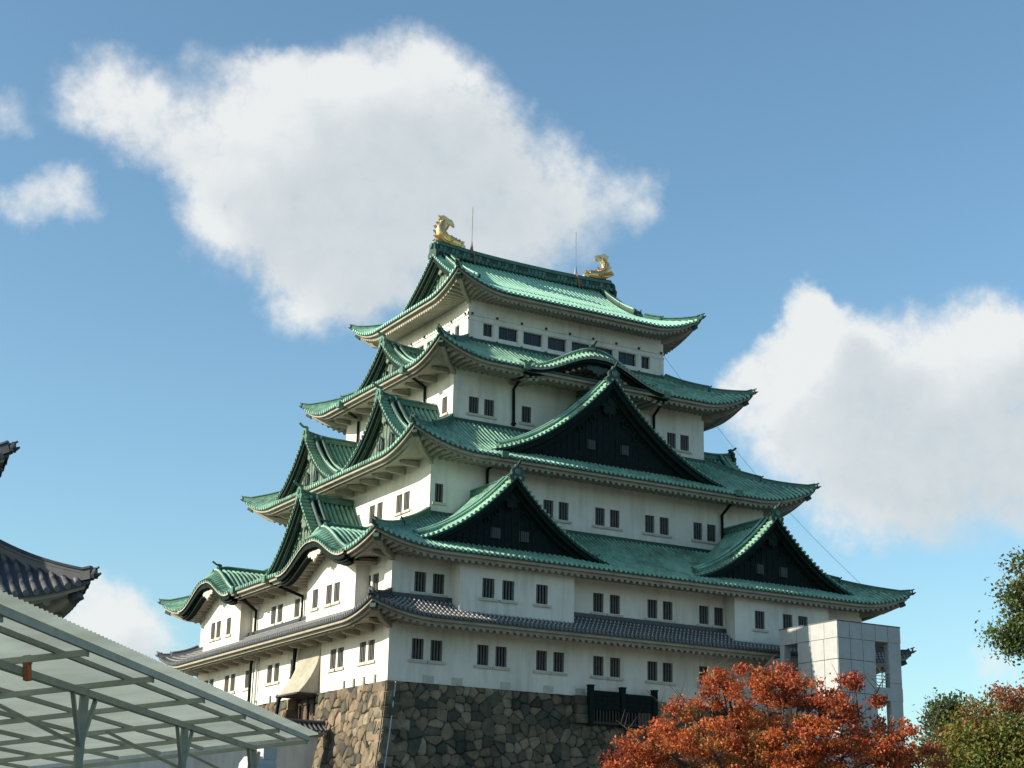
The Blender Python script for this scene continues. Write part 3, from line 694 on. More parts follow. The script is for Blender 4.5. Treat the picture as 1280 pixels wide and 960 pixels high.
# plaster soffit and pendant under each undulating gable
for (F, c, uf, w, za, zb_, uw) in ((FL_,9.4,20.62,5.2,21.45,20.02,18.1),(FL_,-9.4,20.62,5.2,21.45,20.02,18.1),(FR,-.4,11.35,6.0,36.4,34.6,8.5)):
    mb = MB(); K = 40; vs = []
    for i in range(K+1):
        q = -1+2*i/K; z = zb_+(za-zb_)*prof_kara(abs(q))
        vs += [F(c+q*w*.97, uf-.5, z-.55), F(c+q*w*.97, uw, z-.42)]
    mb.add(vs, [(2*i,2*i+2,2*i+3,2*i+1) for i in range(K)], 0, True)
    for k in range(-11,12):
        q = k/12; z = zb_+(za-zb_)*prof_kara(abs(q)); mb.sweep([F(c+q*w*.97,uf-.55,z-.56),F(c+q*w*.97,uw,z-.44)], [(-.12,-.12),(.12,-.12),(.12,.05),(-.12,.05)], 0)
    pl = [(0,.2),(.35,.1),(.75,.16),(1.0,-.05),(.8,-.22),(.5,-.16),(.36,-.36),(.14,-.36),(0,-.6)]
    pl = pl+[(-a,b) for a, b in pl[-2:0:-1]]
    mb.poly([F(c+a, uf-.5, za-.75+b) for a, b in pl], Vector(F(0,.12,0))-Vector(F(0,0,0)), 1)
    mb.build('undulating_soffit', ['plaster_eave','copper_dark' if F is FR else 'plaster_trim'], keep)

# downpipes
P3 = lambda F, *q: [F(*x) for x in q]
downpipe(P3(FR,(-6.35,11.2,34.6),(-5.85,8.72,33.8),(-5.8,8.72,31.2)), keep); downpipe(P3(FR,(5.2,11.2,34.5),(5.9,8.72,33.8),(5.9,8.72,31.2)), keep)
downpipe(P3(FR,(-9.6,14.1,27.4),(-9.47,11.8,27.0),(-9.47,11.8,24.0)), keep); downpipe(P3(FR,(9.2,14.1,27.4),(9.53,11.8,26.4),(9.53,11.8,23.8)), keep)
downpipe(P3(FL_,(6.1,13.0,34.5),(4.6,10.6,34.2),(4.6,10.6,31.6)), keep); downpipe(P3(FL_,(-4.2,13.0,34.5),(-6.2,10.6,34.3),(-6.2,10.6,31.6)), keep)
downpipe(P3(FL_,(2.3,20.45,19.9),(3.4,18.3,18.95),(3.4,18.3,17.2)), keep); downpipe(P3(FL_,(-3.4,20.45,19.9),(-4.7,18.3,19.0),(-4.7,18.3,17.2)), keep)
downpipe(P3(FL_,(-4.8,18.35,15.7),(-4.85,18.35,15.2),(-4.85,18.35,11.4)), keep, box=False, r=.11)
downpipe(P3(FL_,(3.2,18.5,15.7),(2.9,18.4,15.3),(2.75,18.4,13.6),(1.9,18.9,12.4),(1.8,19.3,9)), keep, box=False, r=.13)
downpipe(P3(FL_,(-3.9,18.3,15.7),(-3.9,18.3,15.2),(-3.9,18.3,12.6)), keep, box=False, r=.07, m='pipe_white')

# plaster hood flaring over the entrance, door beneath
mb = MB(); K = 10; vs = []
def hood_u(t): return 18.17+1.35*t**2.1
for i in range(K+1):
    t = i/K; z = 15.6-3.1*t; vs += [FL_(3.1,hood_u(t),z), FL_(6.5,hood_u(t),z), FL_(3.1,18.0,z), FL_(6.5,18.0,z)]
mb.add(vs, [(4*i,4*i+1,4*i+5,4*i+4) for i in range(K)]+[(4*i,4*i+4,4*i+6,4*i+2) for i in range(K)]+[(4*i+1,4*i+5,4*i+7,4*i+3) for i in range(K)]+[(4*K,4*K+1,4*K+3,4*K+2)], 0, False)
mb.box(3.0,6.55,18.1,19.62,12.40,12.50,1,FL_)
mb.build('entrance_hood', ['plaster_eave','wood'], keep)
mb = MB()
mb.box(1.9,6.3,17.2,17.4,8.8,12.5,0,FL_)
for c in (2.0,3.3,4.3,5.2,6.2): mb.box(c-.12,c+.12,17.4,17.55,8.8,12.5,1,FL_)
mb.box(1.9,6.3,17.4,17.5,12.1,12.45,1,FL_)
mb.build('door', ['door','wood'], keep)
# little vents along the foot of the walls
for c in (10.3,11.7,13.1,14.6,2.2,-.2,-1.4,-6.4,-7.4):
    mb = MB(); mb.box(c-.1,c+.1,18.153,18.25,12.45,12.95,0,FL_); mb.build('wall_vent', ['steel'], keep)
for c in (-13.6,-10.3,-7.3,-15.5,-5.0):
    mb = MB(); mb.box(c-.35,c+.35,16.153,16.18,12.55,12.95,0,FR); mb.build('wall_vent', ['plaster_trim'], keep)
# ------------------------------------------------------------------ stone base
base = thing('stone_base', (0,0,GZ), 'tall battered stone base of fitted granite boulders under the white keep', 'stone wall')
OFF = lambda d: .12*d+.012*d*d
def clip(poly, nx, ny, k):           # keep nx*x+ny*y <= k
    out = []
    for i in range(len(poly)):
        a, b = poly[i], poly[(i+1)%len(poly)]; da, db = nx*a[0]+ny*a[1]-k, nx*b[0]+ny*b[1]-k
        if da <= 0: out.append(a)
        if da*db < 0: t = da/(da-db); out.append((a[0]+(b[0]-a[0])*t, a[1]+(b[1]-a[1])*t))
    return out
def stones(mb, fmap, c0, c1, d0, d1, size, notch=None, asp=1.15, row=0):
    nx_, ny_ = int((c1-c0)/(size*asp)), int((d1-d0)/size); pts = []
    for j in range(ny_+2):
        for i in range(nx_+2):
            if random.random() < .2: continue
            pts.append((c0+(i-.5+random.uniform(-.42,.42)+.5*(j%2))*(c1-c0)/nx_, d0+(j-.5+random.uniform(-.36,.36))*(d1-d0)/ny_))
    A = np.array(pts)
    for idx, (x, y) in enumerate(pts):
        if not (c0-.2 < x < c1+.2 and d0-.2 < y < d1+.2): continue
        poly = [(max(c0,x-3*size),max(d0,y-3*size)),(min(c1,x+3*size),max(d0,y-3*size)),(min(c1,x+3*size),min(d1,y+3*size)),(max(c0,x-3*size),min(d1,y+3*size))]
        D = np.hypot(A[:,0]-x, A[:,1]-y)
        for k in np.argsort(D)[1:16]:
            ax, ay = A[k]; ddx, ddy = ax-x, ay-y; m = math.hypot(ddx,ddy)
            if m < 1e-6: continue
            poly = clip(poly, ddx/m, ddy/m, (ddx*(ax+x)/2+ddy*(ay+y)/2)/m)
            if len(poly) < 3: break
        if len(poly) < 3: continue
        if notch:
            n0, n1, nd = notch
            if n0 < x < n1 and y < nd: continue
            if y < nd and x <= n0: poly = clip(poly,1,0,n0)
            elif y < nd and x >= n1: poly = clip(poly,-1,0,-n1)
            elif n0-2 < x < n1+2 and y >= nd: poly = clip(poly,0,-1,-nd) if n0 < x < n1 else poly
            if len(poly) < 3: continue
        rp = []
        for i_ in range(len(poly)):
            a_, b_ = poly[i_], poly[(i_+1)%len(poly)]; k_ = random.uniform(.12,.24)
            rp += [(a_[0]+(b_[0]-a_[0])*k_, a_[1]+(b_[1]-a_[1])*k_), (b_[0]+(a_[0]-b_[0])*k_, b_[1]+(a_[1]-b_[1])*k_)]
        poly = rp
        cx = sum(p[0] for p in poly)/len(poly); cy = sum(p[1] for p in poly)/len(poly); n = len(poly)
        R = max(.1, sum(math.hypot(p[0]-cx,p[1]-cy) for p in poly)/n)
        h = random.uniform(.01,.13); t = random.random(); tx, ty = random.uniform(-.08,.08), random.uniform(-.08,.08)
        def ring(sh, hh, til=1): 
            f = 1-sh/R; return [fmap(cx+(p[0]-cx)*f, cy+(p[1]-cy)*f, hh+til*(tx*(p[0]-cx)+ty*(p[1]-cy))) for p in poly]
        vs = ring(.004,-.12,0)+ring(.010,.0)+ring(min(.10,R*.35),h)+[fmap(cx,cy,h+.03)]
        fs = [(i,(i+1)%n,n+(i+1)%n,n+i) for i in range(n)]+[(n+i,n+(i+1)%n,2*n+(i+1)%n,2*n+i) for i in range(n)]+[(2*n+i,2*n+(i+1)%n,3*n) for i in range(n)]
        mb.add(vs, fs, 0, False, t)
    
def face_map(F, a, u):
    def f(c, d, h): return F(c*(1+OFF(max(0,d))/a), u+OFF(max(0,d))+h, 12.5-d)
    return f
def backing(mb, f, c0, c1, d0, d1, back=-.06):
    K = 8; vs = [f(c,d0+(d1-d0)*i/K,back) for i in range(K+1) for c in (c0,c1)]
    mb.add(vs, [(2*i,2*i+1,2*i+3,2*i+2) for i in range(K)], 1)
mR = face_map(FR, 18.2, 16.2); mL = face_map(FL_, 16.2, 18.2)
mb = MB()
stones(mb, mR, -18.2, 18.2, 0, 11.8, .5, notch=(-4.75,.45,1.7)); backing(mb, mR, -18.2, -4.75, 0, 11.8); backing(mb, mR, -4.75, .45, 1.7, 11.8); backing(mb, mR, .45, 18.2, 0, 11.8)
mb.build('masonry', ['stone','stone_joint'], base, tint=True)
mb = MB()
stones(mb, mL, 6.45, 16.2, 0, 11.8, .5); backing(mb, mL, 6.45, 16.2, 0, 11.8)
stones(mb, mL, -16.2, 1.8, 0, 11.8, .5); backing(mb, mL, -16.2, 1.8, 0, 11.8)
for c, sg in ((6.45,1),(1.8,-1)):          # returns into the entrance recess
    for k in range(16):
        d0 = k*.7; tn = random.random()
        for w0, w1 in ((-1.2,.0),) if k % 2 else ((-1.2,-.5),(-.5,0)):
            us = [16.9+(18.2+OFF(d0+.35)-16.9)*(1+w0/1.2), 16.9+(18.2+OFF(d0+.35)-16.9)*(1+w1/1.2)]
            mb.box(c*(1+OFF(d0)/16.2)-.06*0-.02 if sg>0 else c*(1+OFF(d0)/16.2)-.3, c*(1+OFF(d0)/16.2)+.3 if sg>0 else c*(1+OFF(d0)/16.2)+.02, us[0]+.01, us[1]-.01, 12.5-d0-.69, 12.5-d0-.01, 0, FL_, random.random())
mb.build('masonry', ['stone','stone_joint'], base, tint=True)
# corner stones laid long and short in turn
mb = MB(); d = 0.; k = 0
while d < 11.6:
    hgt = random.uniform(.62,.86); lr, ll = (1.75,.95) if k % 2 else (.95,1.75); t = .45+.5*random.random()
    for (fm, aa, ln, sg) in ((mR,18.2,lr,-1),(mL,16.2,ll,1)):
        c1 = sg*aa; c0 = sg*(aa-ln); g = .02
        P4 = lambda e, hh: [fm(c0-sg*-e*.0+sg*e, d+e, hh), fm(c1-sg*0, d+e, hh), fm(c1, d+hgt-e, hh), fm(c0+sg*e, d+hgt-e, hh)]
        vs = P4(g,-.1)+P4(g,.03)+P4(.07,.075)
        # keep the arris shared by both faces
        mb.add(vs, [(0,1,5,4),(1,2,6,5),(2,3,7,6),(3,0,4,7),(4,5,9,8),(5,6,10,9),(6,7,11,10),(7,4,8,11),(8,9,10,11)], 0, False, t)
    d += hgt; k += 1
mb.build('corner_stone', ['stone'], base, tint=True)
# dressed stones flanking the notch for the fence
mb = MB()
for k in range(3):
    mb.box(-5.65+.1*(k%2),-4.75,16.25,16.62+.07*k,12.5-.56*(k+1)+.02,12.5-.56*k-.01,0,FR,.2+.1*k)
    mb.box(.45,1.3+.1*(k%2),16.25,16.62+.07*k,12.5-.56*(k+1)+.02,12.5-.56*k-.01,0,FR,.9)
mb.box(-4.75,.45,14.5,14.6,10.8,12.6,1,FR)
mb.build('pier_stone', ['stone','stone_joint'], base, tint=True)

fence = thing('wooden_fence', (-2.2,-16.8,10.8), 'dark green-black wooden fence set in a gap of the stone base', 'fence')
for c in (-4.65,-2.3,.1):
    mb = MB(); mb.box(c-.16,c+.16,16.62,16.94,10.7,13.1,0,FR); mb.box(c-.2,c+.2,16.58,16.98,13.1,13.16,0,FR); mb.build('post', ['copper_black'], fence)
for c0, c1, zt_ in ((-4.49,-2.46,12.85),(-2.14,-.06,12.7)):
    mb = MB(); mb.box(c0,c1,16.72,16.80,11.7,zt_,0,FR)
    for k in range(4): mb.box(c0,c1,16.80,16.83,11.75+k*.27,11.97+k*.27,0,FR)
    mb.build('board_panel', ['copper_black'], fence)
    mb = MB()
    for k in range(9):
        c = c0+.1+(c1-c0-.2)*k/8; mb.box(c-.045,c+.045,16.74,16.80,10.8,11.68,0,FR)
    mb.box(c0,c1,16.73,16.82,10.85,10.97,0,FR); mb.build('grille', ['wood'], fence)
mb = MB(); pp = [mR(-17.66-.02*i*.6, d, .02+.05) for i, d in enumerate((0.05,1,2,3,4,5,7,9,11.6))]; mb.tube(pp, .038, 0, 8)
for i, d in enumerate((0.6,2,3.5,5,6.5)): q = Vector(mR(-17.67-.01*i,d,.05)); mb.box(q.x-.09,q.x+.09,q.y-.02,q.y+.08,q.z-.04,q.z+.04,1)
tag(mb.build('conduit_pipe', ['pipe_white','steel']), 'thin white conduit pipe running down the shaded stone base by its corner', 'pipe')
mb = MB(); a, b = Vector((8.25,-6.7,39.3)), Vector((18.3,-17.2,20.9))
mb.tube([a.lerp(b,i/16)-Vector((0,0,1.0*math.sin(math.pi*i/16))) for i in range(17)], .012, 0, 5)
tag(mb.build('guy_wire', ['cable']), 'thin dark wire hanging from the top storey down to the lowest green roof', 'wire')

# ------------------------------------------------------------------ smaller keep with grey tiles at the left edge
SX, SY = -53.35, -33.0
small = thing('castle_turret', (SX,SY,GZ), 'smaller grey-tiled white castle turret cut off by the left edge of the photo', 'castle')
def small_tier(a, u, ai, ui, aw, uw, ze, zi, rise, wz0):
    mb = MB(); me = MB(); mw = MB(); ss = []
    for sd in SIDES:
        F = frame(sd, SX, SY); s = Skirt(F, *(swap((a,u),sd)), *(swap((ai,ui),sd)), ze, zi, rise, 3.6, .7); ss.append(s)
        s.roof(mb, pitch=.36, r=.10, seg=True); s.eave(me, *swap((aw,uw),sd), pitch=.8); A, U = swap((aw,uw),sd); wall_side(mw, F, A, U, wz0, ze+.5, [])
    rf = mb.build('roof', ['tile','tile_rib','tile'], small); me.build('eaves', ['plaster_eave','tile'], rf); mw.build('wall', ['plaster'], small)
    hip_ridges(ss, rf, ['tile','tile'], brk=1.5, w=.36, h=.42); hip_rafters(ss, [swap((aw,uw),sd) for sd in SIDES], rf, cap='tile')
    return ss
small_tier(10.15,10.1,6.2,6.2,8.2,8.1,11.05,14.0,.85,5.2)
small_tier(7.5,6.95,3.6,4.2,5.7,5.4,15.75,17.6,1.1,13.3)
mb = MB()
for s_ in (-1,1):
    vs = []
    for i in range(9):
        q = i/8; z = 17.6+3.0*(1-q)*(1-.2*q); vs += [(SX-4.4,SY+s_*q*4.25,z),(SX+4.4,SY+s_*q*4.25,z)]
    mb.add(vs, [(2*i,2*i+1,2*i+3,2*i+2) for i in range(8)], 0, True)
    mb.add([(SX+s_*4.0,SY-4,17.6),(SX+s_*4.0,SY+4,17.6),(SX+s_*4.0,SY,20.5)], [(0,1,2)], 1)
    for k in range(-13,14):
        mb.tube([(SX+k*.33,SY+s_*q*4.25,17.62+3.0*(1-q)*(1-.2*q)) for q in (0,.25,.5,.75,1)], .09, 0, 6)
mb.box(SX-4.5,SX+4.5,SY-.3,SY+.3,20.4,21.3,0)
mb.build('gable_roof', ['tile','plaster'], small)
mb = MB()
for sd in SIDES:
    F = frame(sd, SX, SY); fm = lambda c, d, h, F=F: F(c*(1+OFF(max(0,d))/8.2), 8.2+OFF(max(0,d))+h, 5.3-d)
    if sd in 'RN': stones(mb, fm, -8.2, 8.2, 0, 4.6, .8)
    backing(mb, fm, -8.2, 8.2, 0, 4.6)
mb.build('stone_footing', ['stone','stone_joint'], small, tint=True)

# ------------------------------------------------------------------ roofed plaster wall between them
pw = thing('plaster_wall', (-30,-9.6,GZ), 'long low white plaster wall with a small tiled coping, running up to the stone base', 'wall')
yw = -9.7; x1 = -19.0; x0 = -42.0
mb = MB(); mb.poly([(x0,yw,6.0),(x1-1.05,yw,6.0),(x1-.35,yw,9.85),(x0,yw,9.85)], (0,.6,0)); mb.build('wall_panel', ['plaster'], pw)
mb = MB(); mb.poly([(x0,yw-.12,GZ),(x1-2.2,yw-.12,GZ),(x1-1.15,yw-.12,6.2),(x0,yw-.12,6.2)], (0,.9,0)); mb.build('wall_foot', ['stone_joint'], pw)
mb = MB()
for s_, yy in ((-1,yw-.55),(1,yw+1.15)):
    ym = yw+.3; mb.add([(x0,ym,10.32),(x1,ym,10.32),(x1,yy,9.86),(x0,yy,9.86)], [(0,1,2,3)], 0)
    k = int((x1-x0)/.3)
    for i in range(k):
        x = x1-.12-i*.3; mb.tube([(x,ym,10.36),(x,yy-.04*-s_*-1,9.9)], .09, 1, 6)
mb.tube([(x0,yw+.3,10.42),(x1+.08,yw+.3,10.42)], .16, 0, 8)
mb.box(x0,x1-.05,yw-.40,yw+1.0,9.72,9.84,2); mb.box(x0,x1-.2,yw-.2,yw+.8,9.6,9.72,2)
mb.build('tile_coping', ['tile','tile_rib','plaster_eave'], pw)

# ------------------------------------------------------------------ concrete elevator tower
tw = thing('elevator_tower', (10.6,-22.2,GZ), 'pale concrete panelled elevator tower with open landings beside the keep', 'tower')
X0, X1, Y0, Y1, ZT = 8.0, 13.2, -25.0, -19.5, 17.3
mb = MB(); mb.box(X0+.06,X1-2.2,Y0+.06,Y1-1.7,GZ,ZT-.06,0); mb.build('core', ['concrete_dark'], tw)
mb = MB(); g = .02
def panels(axis, fixed, dirn, c0, c1, z0, z1, nc, nz):
    for i in range(nc):
        for j in range(nz):
            a0, a1 = c0+(c1-c0)*i/nc+g, c0+(c1-c0)*(i+1)/nc-g; b0, b1 = z0+(z1-z0)*j/nz+g, z0+(z1-z0)*(j+1)/nz-g
            if axis == 'y': mb.box(a0,a1,fixed,fixed+dirn*.07,b0,b1,0)
            else: mb.box(fixed,fixed+dirn*.07,a0,a1,b0,b1,0)
Yf, Xf = Y0+.07, X0+.07
panels('y', Yf, -1, X0+.02, X1-2.13, 15.0, ZT-1.0, 3, 1); panels('y', Yf, -1, X0+.02, X1-2.13, 13.0, 15.0, 3, 1); panels('y', Yf, -1, X0+.02, X1-2.13, GZ, 13.0, 3, 4)
panels('x', Xf, -1, Y0+.02, Y1-1.75, 15.0, ZT-1.0, 3, 1); panels('x', Xf, -1, Y0+.02, Y1-1.75, 13.0, 15.0, 3, 1); panels('x', Xf, -1, Y0+.02, Y1-1.75, GZ, 13.0, 3, 4)
mb.build('cladding', ['concrete'], tw)
mb = MB()
mb.box(X0,X1,Y0,Y1,ZT-1.0+.01,ZT,0); mb.box(X0-.02,X1+.02,Y0-.02,Y1+.02,ZT,ZT+.07,1)
[mb.box(x-.015,x+.015,Y0-.004,Y0+.01,ZT-.95,ZT-.02,1) for x in (9.0,10.0,11.1,12.15)]; [mb.box(X0-.004,X0+.01,y-.015,y+.015,ZT-.95,ZT-.02,1) for y in (-23.8,-22.5,-21.2)]; mb.build('roof_slab', ['concrete','concrete_dark'], tw)
mb = MB(); 
for z in (9.6,13.1): mb.box(X1-2.2,X1-.003,Y0+.003,Y1-.003,z-.4,z+.4,0)
for z in (10.4,13.1): mb.box(X0+.003,X1-2.0,Y1-1.7,Y1-.003,z-.35,z+.35,0)
mb.build('landing', ['concrete'], tw)
for (x, y, wx) in ((X1-1.02,Y0+.02,1.0),(X1-.62,Y1-.44,.6),(X0+.02,Y1-.44,.5)):
    mb = MB(); mb.box(x,x+wx,y,y+.42,GZ,ZT-1.0,0)
    for z in (4,7,10.8,13.8): mb.box(x-.004,x+wx+.004,y-.004,y+.424,z,z+.03,1)
    mb.build('column', ['concrete','concrete_dark'], tw)
mb = MB()
for z in (13.45,9.95): 
    mb = MB()
    for k in range(5): mb.tube([(X1-2.15,Y0+.1,z+.15+k*.2),(X1-1.0,Y0+.1,z+.15+k*.2)], .025, 0, 6)
    for x in (X1-2.1,X1-1.6,X1-1.1): mb.tube([(x,Y0+.1,z),(x,Y0+.1,z+.98)], .03, 0, 6)
    mb.build('railing', ['steel'], tw)
mb = MB(); mb.box(X0+.6,X1-1.2,Y1-.01,-17.4,14.9,15.5,0); mb.box(X0+.5,X1-1.1,Y1+.0,-17.3,15.5,15.62,0); mb.build('connecting_slab', ['concrete'], tw)

# ------------------------------------------------------------------ canopy in the foreground
E0 = Vector((-55.8,-86.08,4.5)); sv = Vector((.5621,.8271,0)); lv = Vector((-sv.y,sv.x,0)); tl = rad(7)
tv = lv*math.cos(tl)+Vector((0,0,-math.sin(tl))); nv = sv.cross(tv).normalized()
Cp = lambda s, t, n=0: E0+sv*s+tv*t+nv*n
cano = thing('canopy', (E0+sv*5+lv*3).xy.to_3d()+Vector((0,0,GZ)), 'long open canopy of grey-green steel with translucent corrugated roofing in the foreground', 'canopy')
S0, S1, T1 = -4.0, 14.9, 8.0
mb = MB(); n = int((S1-S0)/.032); vs = []
for i in range(n+1):
    s = S0+(S1-S0)*i/n; h = .016*math.cos(math.pi*i/2.0) if True else 0
    vs += [Cp(s,-.02,.012+h), Cp(s,T1,.012+h)]
mb.add(vs, [(2*i,2*i+2,2*i+3,2*i+1) for i in range(n)], 0, False); mb.build('roof_sheet', ['sheet'], cano)
def beam(p, q, w, h, name, m='steel', up=None, parent=cano):
    mb = MB(); t = (q-p).normalized(); u_ = (up or nv); l = t.cross(u_).normalized(); u_ = l.cross(t)
    vs = [x+l*a*w/2+u_*b*h/2 for x in (p,q) for a, b in ((-1,-1),(1,-1),(1,1),(-1,1))]
    mb.add(vs, [(0,1,2,3),(4,5,6,7),(0,1,5,4),(1,2,6,5),(2,3,7,6),(3,0,4,7)]); return mb.build(name, [m], parent)
beam(Cp(S0,.16,-.055), Cp(S1,.16,-.055), .035, .085, 'edge_beam')
for t in (.55,1.28,2.0,2.75,3.5,4.3,5.1,5.9,6.7,7.5): beam(Cp(S0,t,-.035), Cp(S1-.1,t,-.035), .035, .055, 'purlin')
RS = [.55+2.4*k for k in range(-1,7)]
for s in RS:
    beam(Cp(s,.2,-.098), Cp(s,T1-.1,-.098), .045, .065, 'rafter', m='steel_bounce_lit')
    beam(Cp(s,.2,-.02), Cp(s,.2,-.14), .05, .02, 'cleat', up=tv)
BT = 1.0; BT2 = 6.4
for bt in (BT, BT2): beam(Cp(S0,bt,-.172), Cp(S1-.5,bt,-.172), .065, .08, 'main_beam')
for bt in (BT, BT2):
    for s in (.8,5.3,9.8,14.3):
        p = Cp(s,bt,-.21); f = Vector((p.x,p.y,GZ))
        mb = MB(); mb.box(p.x-.045,p.x+.045,p.y-.045,p.y+.045,GZ,p.z); mb.build('post', ['steel'], cano)
        j = Vector((p.x,p.y,p.z-.62)); up = Vector((0,0,1))
        beam(j, Cp(s-.42,bt,-.21), .045, .045, 'brace', up=tv); beam(j, Cp(s+.42,bt,-.21), .045, .045, 'brace', up=tv)
        dt = 1.15 if bt == BT else -1.15
        beam(j+Vector((0,0,.05)), Cp(s,bt+dt,-.13), .045, .06, 'brace', up=sv); beam(j+Vector((0,0,.05)), Cp(s,bt-dt*.5,-.2), .05, .06, 'brace', up=sv) if False else None
mb = MB(); q = Cp(3.25,BT-.06,-.19); mb.sweep([q-nv*.08,q+nv*.13], [(-.05,-.03),(.05,-.03),(.05,.03),(-.05,.03)], 0, lat=sv); mb.tube([q+nv*.13-tv*.04,q+nv*.13+tv*.04], .055, 0, 10)
mb.build('clamp', ['rust'], cano)

# weathered stone pillar at the canopy's far end
pp = at(322, 958, 30.5); mb = MB(); w0 = .30
pil = thing('stone_pillar', (pp.x,pp.y,GZ), 'weathered pale stone pillar standing at the far end of the canopy', 'pillar')
zt_ = at(322,946,30.5).z
mb.sweep([(pp.x,pp.y,GZ),(pp.x,pp.y,zt_-.35),(pp.x,pp.y,zt_-.12),(pp.x,pp.y,zt_)], [(-w0,-w0*.8),(w0,-w0*.8),(w0,w0*.8),(-w0,w0*.8)], 0, scl=[1,1,.92,.7]); mb.box(pp.x+.02,pp.x+.28,pp.y-.2,pp.y+.2,zt_-.05,zt_+.16,0); mb.build('shaft', ['concrete'], pil)

# ------------------------------------------------------------------ trees
def leaf_cloud(centers, n, size, spread_tint=(0,1), elong=1.8, clump=34, tight=1.):
    """leaves spread in clumps; centers = (x,y,z,rx,rz,weight)"""
    C = np.array([c[:5] for c in centers]); wts = np.array([c[5] for c in centers], float); wts /= wts.sum()
    # sub-clumps (twig ends) inside each limb's volume
    ns = int(n/clump); ci = RNG.choice(len(C), ns, p=wts)
    d = RNG.normal(size=(ns,3)); d /= np.linalg.norm(d,axis=1)[:,None]; rr = RNG.random(ns)**.45
    sub = C[ci,:3]+d*rr[:,None]*C[ci][:,[3,3,4]]
    st = np.clip(RNG.normal(.5,.28,ns),0,1)
    k = RNG.integers(0, ns, n); off = RNG.normal(size=(n,3))*np.array([.20,.20,.12])*tight*(size/.1)**.8
    P = sub[k]+off
    a = RNG.normal(size=(n,3)); a /= np.linalg.norm(a,axis=1)[:,None]
    b = RNG.normal(size=(n,3)); b -= (b*a).sum(1)[:,None]*a; b /= np.linalg.norm(b,axis=1)[:,None]
    s = size*(.65+.7*RNG.random(n))[:,None]
    V = np.stack([P-a*s*.5, P+b*s/elong*.5-a*s*.05, P+a*s*.5, P-b*s/elong*.5-a*s*.05],1).reshape(-1,3)
    tc_ = np.array([c[6] if len(c) > 6 else .5 for c in centers])[ci]; T = np.clip(spread_tint[0]+(spread_tint[1]-spread_tint[0])*(tc_[k]+(st[k]-.5)*.5+(RNG.random(n)-.5)*.4),0,1)
    return V, T, sub
def leaf_mesh(name, V, T, m, parent):
    off = Vector((0,0,0)); q = parent
    while q is not None: off += q.location; q = q.parent
    V = V-np.array(off); n = len(V)//4
    me = bpy.data.meshes.new(name); me.vertices.add(len(V)); me.vertices.foreach_set('co', V.ravel())
    me.loops.add(4*n); me.loops.foreach_set('vertex_index', np.arange(4*n)); me.polygons.add(n); me.polygons.foreach_set('loop_start', np.arange(0,4*n,4))
    me.materials.append(MT[m]); a = me.attributes.new('tint','FLOAT','FACE'); a.data.foreach_set('value', T.astype(np.float32)); me.update(); me.validate()
    o = bpy.data.objects.new(name, me); COL.objects.link(o); o.parent = parent; return o
def tree(name, label, cat, root, blobs, nleaf, size, leafmat, tint=(0,1), group=None, trunk_r=.22, twigs=160, bare=(), clump=34, tight=1.):
    t = thing(name, root, label, cat, group); root = Vector(root)
    V, T, sub = leaf_cloud(blobs, nleaf, size, tint, clump=clump, tight=tight); leaf_mesh('crown', V, T, leafmat, t)
    mb = MB(); cx = Vector(np.average(np.array([b[:3] for b in blobs]),axis=0)); fork = root.lerp(Vector((cx.x,cx.y,cx.z)),.45)
    fork.x = root.x+(cx.x-root.x)*.25; fork.y = root.y+(cx.y-root.y)*.25
    mb.tube([root, root.lerp(fork,.5)+Vector((.08,.05,0)), fork], trunk_r, 0, 10, scl=[1.2,.95,.8]); mb.build('trunk', ['bark'], t)
    mb = MB()
    for b in blobs:
        if b[3] < .28: continue
        p = Vector(b[:3]); mid = fork.lerp(p,.5)+Vector((random.uniform(-.3,.3),random.uniform(-.3,.3),random.uniform(0,.4)))
        mb.tube([fork-Vector((0,0,.2)), mid, p+Vector((0,0,b[4]*.3))], min(trunk_r*.45, .12*b[3]), 0, 6, scl=[1,.6,.2])
        near = sub[np.argsort(np.linalg.norm(sub-np.array(b[:3]),axis=1))[:max(4,twigs//len(blobs))]]
        for q in near:
            q = Vector(q); a = mid.lerp(p, random.uniform(.2,1)); mb.tube([a, a.lerp(q,.5)+Vector((0,0,.08)), q], trunk_r*.09, 0, 4, scl=[1,.7,.3])
    for (p, q) in bare:
        p, q = Vector(p), Vector(q); mb.tube([p, p.lerp(q,.5)+Vector((random.uniform(-.1,.1),0,.05)), q], trunk_r*.10, 0, 4, scl=[1,.6,.25])
        for k in range(4):
            a = p.lerp(q,.35+.15*k); mb.tube([a, a+Vector((random.uniform(-.5,.5),random.uniform(-.3,.3),random.uniform(.15,.5)))], trunk_r*.05, 0, 4, scl=[1,.3])
    mb.build('limbs', ['bark'], t)
    return t
def blob(u, v, d, rpx, flat=.75, tn=.5, w=None):
    p = at(u, v, d); r = rpx*d/2005; return (p.x,p.y,p.z,r,r*flat,(w or 1)*r**2,tn)
D1 = 44
red = [blob(u,v,d,r,.8,tn) for u, v, d, r, tn in ((905,866,43,36,.5),(890,850,43,16,.42),(955,864,45,40,.5),(985,850,45,20,.42),(1000,880,46,34,.5),(1050,882,44,30,.45),(1098,874,44,13,.36),(1065,860,44,11,.36),(870,915,42,48,.62),(940,930,44,66,.72),
  (1020,930,43,56,.6),(1085,920,45,46,.55),(815,938,44,36,.5),(780,960,43,28,.45),(1120,945,44,38,.55),(860,975,45,75,.8),(960,990,43,85,.7),(1060,990,44,80,.55),(1150,975,45,42,.6),(832,908,43,18,.42),
  (1015,866,45,20,.48),(1040,868,45,15,.45),(1030,890,45,26,.5),(800,915,43,9,.4),(850,880,43,8,.4),(930,838,44,10,.4),(1165,935,46,10,.5),(765,945,43,8,.4))]
